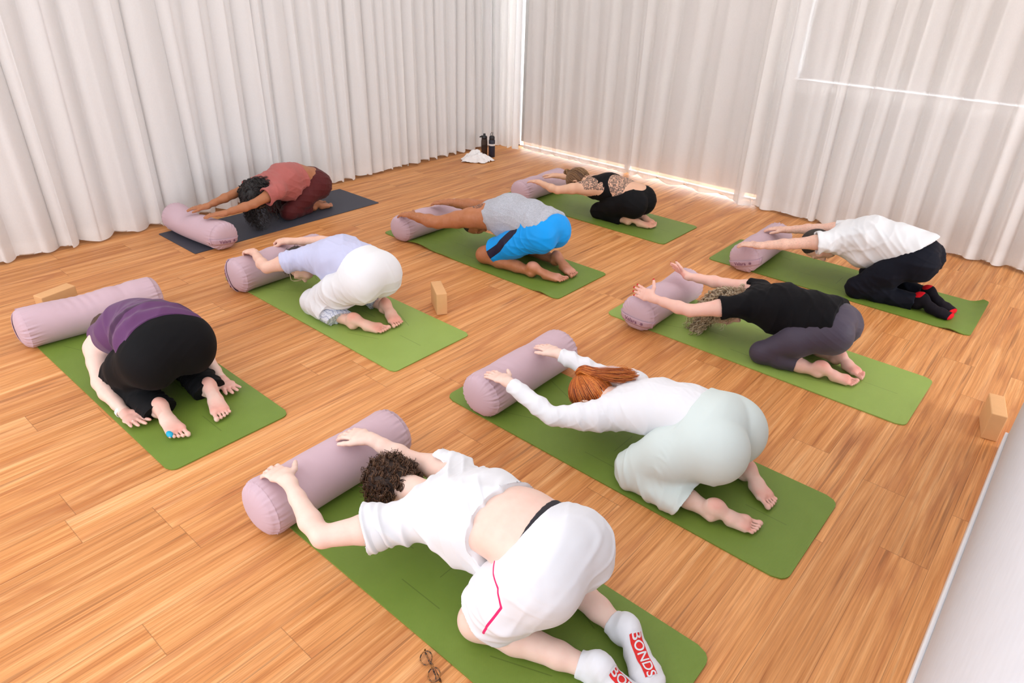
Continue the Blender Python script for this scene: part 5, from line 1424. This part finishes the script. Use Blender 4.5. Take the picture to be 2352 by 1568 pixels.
# --- 7. red haired person, white long sleeved top, mint trousers ---------------------------------
def person_mint():
    Y = 2.37
    P = Person((-1.0, Y), 'person with red ponytail, in white long sleeved top and pale mint trousers', SK_PALE, H_NEAR)
    j = dict(pelvis=(-.855, Y, .325), waist=(-.995, Y, .335), rib=(-1.14, Y, .290), chest=(-1.28, Y, .235),
             hipL=(-.855, Y - .100, .290), hipR=(-.855, Y + .100, .290), knL=(-1.085, 2.185, .072), knR=(-1.085, 2.575, .072),
             anL=(-.725, 2.185, .048), anR=(-.730, 2.520, .048), toeL=(-.565, 2.250, .026), toeR=(-.575, 2.440, .026),
             shL=(-1.335, 2.205, .225), shR=(-1.345, 2.540, .235), elL=(-1.500, 2.085, .205), elR=(-1.555, 2.515, .225), wrL=(-1.775, 2.092, .268), wrR=(-1.765, 2.472, .268),
             handL=((-1, .06, -.02), (0, 0, 1), (0, 1, 0), .35, dict(spread=.7, thumb=(.55, .8, .0))), handR=((-1, .16, -.02), (0, 0, 1), (0, -1, 0), .35, dict(spread=.7, thumb=(.75, .55, -.1))),
             head=(-1.475, Y, .185), crown=(-.92, 0, -.40), face=(.42, 0, -.9), gdir=nrm((.80, 0, -.25)))
    kneeler(P, LX, FX, j, dict(t=1.12, a=1.0, c=.98, hw=1.12, bw=1.0, f=.98, hs=.95, gk=.008, gb=.045, gs=1.08))
    def tat(V, N): return np.zeros(len(V))
    P.build_body(); g = P.g
    mm = fabric('mint_jersey_trousers', lin(212, 223, 220), .8, .02, .1, 700, .12)
    pr = waistless(P, .62, .010)
    for sd, sg in (('L', -1), ('R', 1)):
        pr += trouser_leg(P, sd, [.122, .120, .096])
        kn, an = P.j['kn' + sd], P.j['an' + sd]
        pr += [CTube([kn + (-.01, 0, .0), kn + (an - kn) * .35 + (0, sg * .016, .0), kn + (an - kn) * .75 + (0, sg * .02, 0)], [.084, .090, .094], [.066, .064, .062], side=LX, k=.03, ki=.02, cuts=[(kn + (an - kn) * .66, (1, sg * -.15, -.50))]),
               Tube([kn + (an - kn) * .52, kn + (an - kn) * .95], [.060, .075], [.045, .055], side=LX, k=.002, sub=True)]
    P.garment('trousers', pr, mm, .008, disp=lambda V, N: (folds(91, (.9, .3, -.2), 30, .0055)(V) * np.clip((.22 - V[:, 2]) / .12, .12, 1) + folds(92, (.2, .9, .1), 60, .003)(V) * np.exp(-((V - P.j['waist'] - V3((.05, 0, 0))) @ V3((1, 0, 0)) / .03) ** 2)))
    wm = fabric('white_ribbed_jersey', lin(231, 231, 235), .85, .01, .1, 700, .1)
    tor = g['torso'][0]
    pr = [CTube(tor.P, tor.A, tor.B, side=tor.side, k=.03, ki=.05)] + g['lats'] + g['arms'][0:2] + g['arms'][3:5]
    for sd in 'LR':
        el, wr = P.j['el' + sd], P.j['wr' + sd]; e, n = cutline(el, wr, .93); A = .9
        pr.append(CTube([el, el + (wr - el) * .28, el + (wr - el) * .68, wr], np.array([.041, .043, .037, .036]) * A, k=.02, ki=.016, cuts=[(e, n)]))
    P.garment('long_sleeved_top', pr, wm, .006, clip=maxf(plane((-.905, Y, .43), (.86, -.16, .45)), plane(P.j['chest'] + (-.085, 0, 0), (-1, 0, .3)) if False else (lambda X, Y2, Z: np.where((np.abs(Y2 - Y) < .078) & (X > -1.60), (P.j['chest'][0] - .085 - X), -1.0) + 0 * Z)),
              disp=addf(folds(95, (.9, .7, .2), 34, .0028), folds(96, (.5, 1, 0), 60, .0010)))
    hd = P.head; rs = np.random.RandomState(14); hm = hair_mat('copper_hair', lin(130, 58, 18), lin(196, 100, 34), lin(226, 140, 62), .32)
    P.garment('hair_base', scalp(hd), plain('copper_hair_underlayer', lin(130, 62, 26), .5), .006, clip=plane(hd['c'] + hd['f'] * .03, hd['f']))
    base = hd['c'] - hd['f'] * .128 + hd['u'] * .040 + hd['s'] * 0
    S_, R2 = [], []
    for i in range(1200):
        w = rs.normal(size=3); w /= np.linalg.norm(w)
        if w[1] > .30: continue
        p = hd['c'] - hd['f'] * .014 + hd['u'] * w[0] * .118 + hd['f'] * (w[1] * .105 - .008) + hd['s'] * w[2] * .089
        C = []
        for t_ in np.linspace(0, 1, 12):
            q = p + (base - p) * t_; e = q - hd['c'] + hd['f'] * .016
            k_ = math.sqrt((e @ hd['u'] / .120) ** 2 + (e @ hd['f'] / .112) ** 2 + (e @ hd['s'] / .091) ** 2)
            C.append(hd['c'] - hd['f'] * .016 + e / max(k_, .2) if k_ < 1 else q)
        S_.append(V3(C)); R2.append(np.full(12, .0016))
    tail, tr = stream(base, [base + (.02, -.005, .035), base + (.09, .010, .030), base + (.17, .035, .045), base + (.27, .075, .070)], rs, 420, .014, .036, thick=.0019, wave=.006, npts=22)
    P.strands('hair', S_, R2, hm)
    P.strands('ponytail', tail, tr, hm)
    t_ = [P.local(base + (.004, 0, .010) + V3((.3 * math.cos(a), math.sin(a), -.2 * math.cos(a))) * .016) for a in np.linspace(0, 6.283, 20)]
    v, f = tubes_mesh([t_], [np.full(20, .004)], 8); mesh_obj('hair_tie', v, f, plain('pale_hair_tie', lin(226, 190, 180), .6), P.root)
    P.ring(P.hands[0]['fing'][2], M_gold)
person_mint()

# --- 8. nearest person, white t-shirt, white shorts, white socks with red lettering --------------
PIPE0, PIPE1, PIPE2, PIPE3 = (-1.016, 1.13, .374), (-.942, 1.105, .359), (-.915, 1.09, .307), (-.965, 1.06, .170)
def person_front():
    Y = 1.31
    P = Person((-1.0, Y), 'person with short brown curls, in white t-shirt, white shorts and white ankle socks', SK_PALE, H_NEAR)
    j = dict(pelvis=(-.890, Y, .375), waist=(-1.045, Y, .385), rib=(-1.22, Y, .340), chest=(-1.39, Y, .275),
             hipL=(-.895, Y - .096, .335), hipR=(-.895, Y + .096, .335), knL=(-1.065, 1.130, .072), knR=(-1.07, 1.495, .072),
             anL=(-.665, 1.262, .050), anR=(-.675, 1.445, .050), toeL=(-.480, 1.275, .028), toeR=(-.520, 1.360, .028),
             shL=(-1.47, 1.125, .250), shR=(-1.50, 1.470, .262), elL=(-1.645, .925, .215), elR=(-1.73, 1.425, .215), wrL=(-1.925, .990, .270), wrR=(-1.90, 1.365, .272),
             handL=((-1, -.04, -.02), (0, 0, 1), (.1, 1, .1), .9, dict(spread=1.1, thumb=(.5, .85, -.08))), handR=((-.98, -.22, -.05), (0, 0, 1), (0, -1, 0), .7, dict(spread=.7, thumb=(.75, .6, -.1))),
             head=(-1.675, Y - .01, .180), crown=(-.85, 0, -.52), face=(.52, 0, -.85), gdir=nrm((.80, 0, -.2)))
    kneeler(P, LX, FX, j, dict(t=1.12, a=1.0, c=1.02, hw=1.14, bw=1.08, f=1.05, hs=1.03, gk=.03, gb=.015, gs=1.02))
    P.build_body(hairy=lambda V, N: .12 * (V[:, 0] < -1.5).astype(float)); g = P.g
    wm = fabric2('white_sports_cloth', lin(228, 229, 234), lin(224, 40, 110), rough=.8, var=.01, bump=.12, scale=700, sheen=.1)
    def piping(V, N):
        pl = [PIPE0, PIPE1, PIPE2, PIPE3]
        dmin = np.full(len(V), 9.0)
        for a, b in zip(pl[:-1], pl[1:]):
            a = V3(a); b = V3(b); u = b - a; q = V[:, [0, 2]] - a[[0, 2]]; uu = u[[0, 2]]
            tt = np.clip((q @ uu) / (uu @ uu), 0, 1); dmin = np.minimum(dmin, np.linalg.norm(q - tt[:, None] * uu, axis=1))
        return np.clip(.5 + (.0042 - dmin) * 60, 0, 1) * (V[:, 1] < 1.22)
    pr = waistless(P, .46, .008, drop=(0, 0, .0))
    for sd in 'LR': pr += trouser_leg(P, sd, [.122, .116, .098], .77)
    P.garment('shorts', pr, wm, .007, mask=piping, disp=addf(folds(101, (-.3, .2, -.9), 30, .0045), folds(102, (.8, .3, .1), 16, .002)))
    blk = plain('black_elastic', (.02, .018, .024), .8); t = g['torso'][0]
    c1 = P.j['pelvis'] * .50 + P.j['waist'] * .50; d_ = P.j['waist'] - P.j['pelvis']
    P.garment('underwear_waistband', [CTube(t.P, t.A + .001, t.B + .001, side=t.side, ki=.05, cuts=[(V3((-.972, Y + .01, .48)), (-1, -.12, 0)), (c1 + V3((.05, 0, 0)), -d_)])], blk, .0035)
    tm = fabric('white_cotton_jersey', lin(229, 230, 234), .88, .01, .12, 600, .1)
    pr = grow(g['torso'], .008) + grow(g['lats'], .004) + g['shoulderL'] + g['shoulderR'] + sleeve(P, 'L', .37, .022, base=.006) + sleeve(P, 'R', .36, .010, base=.004)
    pr += [Tube([P.j['waist'] + (-.02, 0, -.06), P.j['rib'] + (.02, 0, -.085), P.j['chest'] + (0, 0, -.04)], [.125, .150, .12], [.085, .100, .08], side=LX, k=.05, ki=.04)]
    pr += [Ell(P.j['waist'] + (-.02, -.085, -.16), (.075, .05, .075), k=.05)]
    P.garment('tshirt', pr, tm, .010, clip=maxf(lambda X, Y2, Z: (X + 1.13) * .95 - (Y2 - Y) * .12 + (Z - .46) * .22 - .10 * np.clip((.34 - Z) / .12, 0, 1) * np.clip((Y - .05 - Y2) / .08, 0, 1), neckcut(P, (-1, 0, 0), .10, tilt=-.2)),
              disp=addf(folds(111, (.9, .8, .1), 24, .0090), folds(112, (.9, .3, .3), 40, .0024)))
    sk = fabric('white_sock_knit', lin(226, 227, 232), .95, .02, .35, 420, .15)
    red = plain('red_print', lin(222, 42, 40), .8)
    for i, sd in enumerate('LR'):
        ft = P.feet[i]; kn, an = P.j['kn' + sd], P.j['an' + sd]; md = V3((0, 1, 0)) if sd == 'L' else V3((0, -1, 0))
        fp, _ = foot(an, P.j['toe' + sd], med=md, sc=1.05)
        pr = [p for p in fp if not (isinstance(p, Ell) and p.k == .003)] + [Tube([ft['ball'], ft['ball'] + ft['d'] * .046], [.049, .042], [.021, .018], side=ft['m'], k=.02)]
        e, n = cutline(kn, an, .86)
        pr += [CTube([kn + (an - kn) * .78, an], [.042, .037], k=.02, cuts=[(e, -n)])]
        P.garment('sock', pr, sk, .005, disp=folds(117, (1, 0, 0), 90, .0008))
        # sole lettering: red panel with white word, laid on the sole
        dg = bpy.context.evaluated_depsgraph_get()
        n_, d2 = ft['n'], ft['d']
        rightv = -d2 if False else d2
        import mathutils
        sock = [o for o in P.root.children if o.name.startswith('sock')][-1]
        me = sock.data; bv = mathutils.bvhtree.BVHTree.FromPolygons([v_.co[:] for v_ in me.vertices], [p_.vertices[:] for p_ in me.polygons])
        cen = P.local(ft['an'] + d2 * (ft['L'] * .60)); across = ft['m'] * (-1 if sd == 'L' else 1)
        across = np.cross(n_, d2)                                      # letter up direction, reads along d2
        def onsole(a, b, lift):
            o0 = Vector(cen + d2 * a + across * b + n_ * .12); hit = bv.ray_cast(o0, Vector(-n_))
            return (V3(hit[0]) + n_ * lift) if hit[0] is not None else None
        def lay(name, polys, mat, lift):
            vv, ff = [], []
            for pts in polys:
                q = [onsole(a, b, lift) for a, b in pts]
                if any(x is None for x in q): continue
                b0 = len(vv); vv += q; ff.append(list(range(b0, b0 + len(q))))
            if vv: mesh_obj(name, vv, ff, mat, P.root, smooth=False)
        W_, H_ = .128, .044; nx = 26; ny = 9
        cells = []
        for a in range(nx):
            for b in range(ny):
                a0 = -W_ / 2 + W_ * a / nx; b0 = -H_ / 2 + H_ * b / ny
                cells.append([(a0, b0), (a0 + W_ / nx, b0), (a0 + W_ / nx, b0 + H_ / ny), (a0, b0 + H_ / ny)])
        lay('printed_panel', cells, red, .0012)
        cu = bpy.data.curves.new('tmp_text', 'FONT'); cu.body = 'BONDS'; cu.size = .047; cu.align_x = 'CENTER'; cu.align_y = 'CENTER'; cu.offset = .0006
        to = bpy.data.objects.new('tmp_text', cu); COL.objects.link(to); dg = bpy.context.evaluated_depsgraph_get(); dg.update()
        tme = to.evaluated_get(dg).to_mesh(); polys = [[(tme.vertices[k].co.x * .86, tme.vertices[k].co.y) for k in p_.vertices] for p_ in tme.polygons]
        # cut long triangles so that the letters follow the curved sole
        def split(p, depth=0):
            if depth > 7: return [p]
            es = [(math.dist(p[k], p[(k + 1) % 3]), k) for k in range(3)]; L_, k = max(es)
            if L_ < .006: return [p]
            a, b, c = p[k], p[(k + 1) % 3], p[(k + 2) % 3]; m2 = ((a[0] + b[0]) / 2, (a[1] + b[1]) / 2)
            return split([a, m2, c], depth + 1) + split([m2, b, c], depth + 1)
        tri = []
        for p_ in polys:
            for k in range(1, len(p_) - 1): tri += split([p_[0], p_[k], p_[k + 1]])
        lay('printed_word', tri, sk, .0022)
        bpy.data.objects.remove(to)
    hd = P.head; rs = np.random.RandomState(24); hm = hair_mat('short_brown_curls', lin(46, 28, 18), lin(76, 50, 34), lin(112, 80, 56))
    P.garment('hair_base', scalp(hd), plain('brown_curl_underlayer', lin(48, 32, 24), .7), .008, clip=plane(hd['c'] + hd['f'] * .06 + hd['u'] * .03, hd['f'] - hd['u'] * .5))
    p1, r1 = locks(hd, rs, 300, 5, .055, (-.1, 0, .1), hr=.0070, pitch=.026, thick=.0019, spread=.004, cover=lambda w: w[1] < .45 + .4 * w[0], npts=20, stiff=.5)
    P.strands('hair', p1, r1, hm)
person_front()

# --- 9. person in rose t-shirt and maroon leggings, on the grey mat ------------------------------
def person_rose():
    X = -5.235; SX = V3((1, 0, 0)); FY = V3((0, -1, 0))
    P = Person((X, 3.1), 'person with long black curls, in dusty rose t-shirt and maroon leggings', SK_BROWN, H_FAR)
    j = dict(pelvis=(X, 3.375, .265), waist=(X + .015, 3.24, .330), rib=(X + .055, 3.09, .350), chest=(X + .10, 2.95, .335),
             hipL=(X + .085, 3.375, .235), hipR=(X - .085, 3.375, .235), knL=(-5.13, 3.055, .066), knR=(-5.38, 3.065, .066),
             anL=(-5.160, 3.330, .046), anR=(-5.315, 3.330, .046), toeL=(-5.145, 3.495, .026), toeR=(-5.29, 3.50, .026),
             shL=(-4.985, 2.905, .325), shR=(-5.275, 2.905, .325), elL=(-4.940, 2.640, .275), elR=(-5.23, 2.63, .290), wrL=(-4.935, 2.385, .262), wrR=(-5.175, 2.375, .264),
             handL=((-.62, -.78, -.05), (0, 0, 1), (-.8, .5, 0), .5), handR=((-.70, -.70, -.05), (0, 0, 1), (.7, -.6, 0), .5),
             head=(X + .12, 2.775, .290), crown=(0, -.75, -.6), face=(0, .6, -.78), gdir=nrm((0, .8, -.2)))
    kneeler(P, SX, FY, j, dict(t=.98, a=.84, c=.9, hw=1.0, bw=.95, f=.95, hs=.9, gk=.02, gb=.035, hd=.95))
    P.build_body(); g = P.g
    lm = fabric('maroon_leggings', lin(84, 27, 28), .7, .06, .08, 900, .12)
    pr = waistless(P, .75, .002, drop=(0, 0, .3)) + grow(g['thighs'], .004) + calf_leg(P, 'L', .84, [.055, .055, .044]) + calf_leg(P, 'R', .84, [.055, .055, .044])
    P.garment('leggings', pr, lm, .005, disp=addf(folds(121, (0, .4, 1), 40, .0020), folds(122, (0, 1, -.2), 60, .0012)))
    tm = fabric('dusty_rose_jersey', lin(176, 98, 92), .9, .04, .15, 700, .2)
    pr = grow(g['torso'], .006) + g['lats'] + g['shoulderL'] + g['shoulderR'] + sleeve(P, 'L', .50, .014, base=.002) + sleeve(P, 'R', .46, .008)
    pr += [Tube([P.j['waist'] + (0, -.03, -.05), P.j['rib'] + (0, 0, -.085), P.j['chest'] + (0, .02, -.05)], [.12, .140, .11], [.07, .095, .075], side=SX, k=.05, ki=.04)]
    P.garment('tshirt', pr, tm, .009, clip=maxf(plane((X, 3.245, .45), (0, .95, .22)), neckcut(P, (0, -1, 0), .09, hw=.10)),
              disp=addf(folds(131, (.3, .9, .5), 24, .0050), folds(132, (.5, .3, .9), 40, .0022)))
    hd = P.head; rs = np.random.RandomState(33); hm = hair_mat('black_curls', (.010, .008, .008), (.020, .016, .015), (.045, .036, .034), .35)
    P.garment('hair_base', scalp(hd), plain('black_hair_underlayer', (.012, .010, .010), .6), .010, clip=plane(hd['c'] + hd['f'] * .04, hd['f']))
    p1, r1 = locks(hd, rs, 150, 5, .26, (.02, .22, -1), hr=.0065, pitch=.042, thick=.0017, cover=lambda w: w[1] < .35, npts=64, stiff=.23, spread=.005)
    p2, r2 = locks(hd, rs, 110, 5, .17, (.05, .45, -.12), hr=.0065, pitch=.038, thick=.0017, cover=lambda w: w[1] < -.1, npts=44, stiff=.20)
    p3, r3 = locks(hd, rs, 260, 4, .055, (.02, .25, -.3), hr=.006, pitch=.028, thick=.0018, cover=lambda w: w[1] < .35, npts=22, stiff=.5, spread=.004)
    P.strands('hair', p1 + p2 + p3, r1 + r2 + r3, hm)
person_rose()
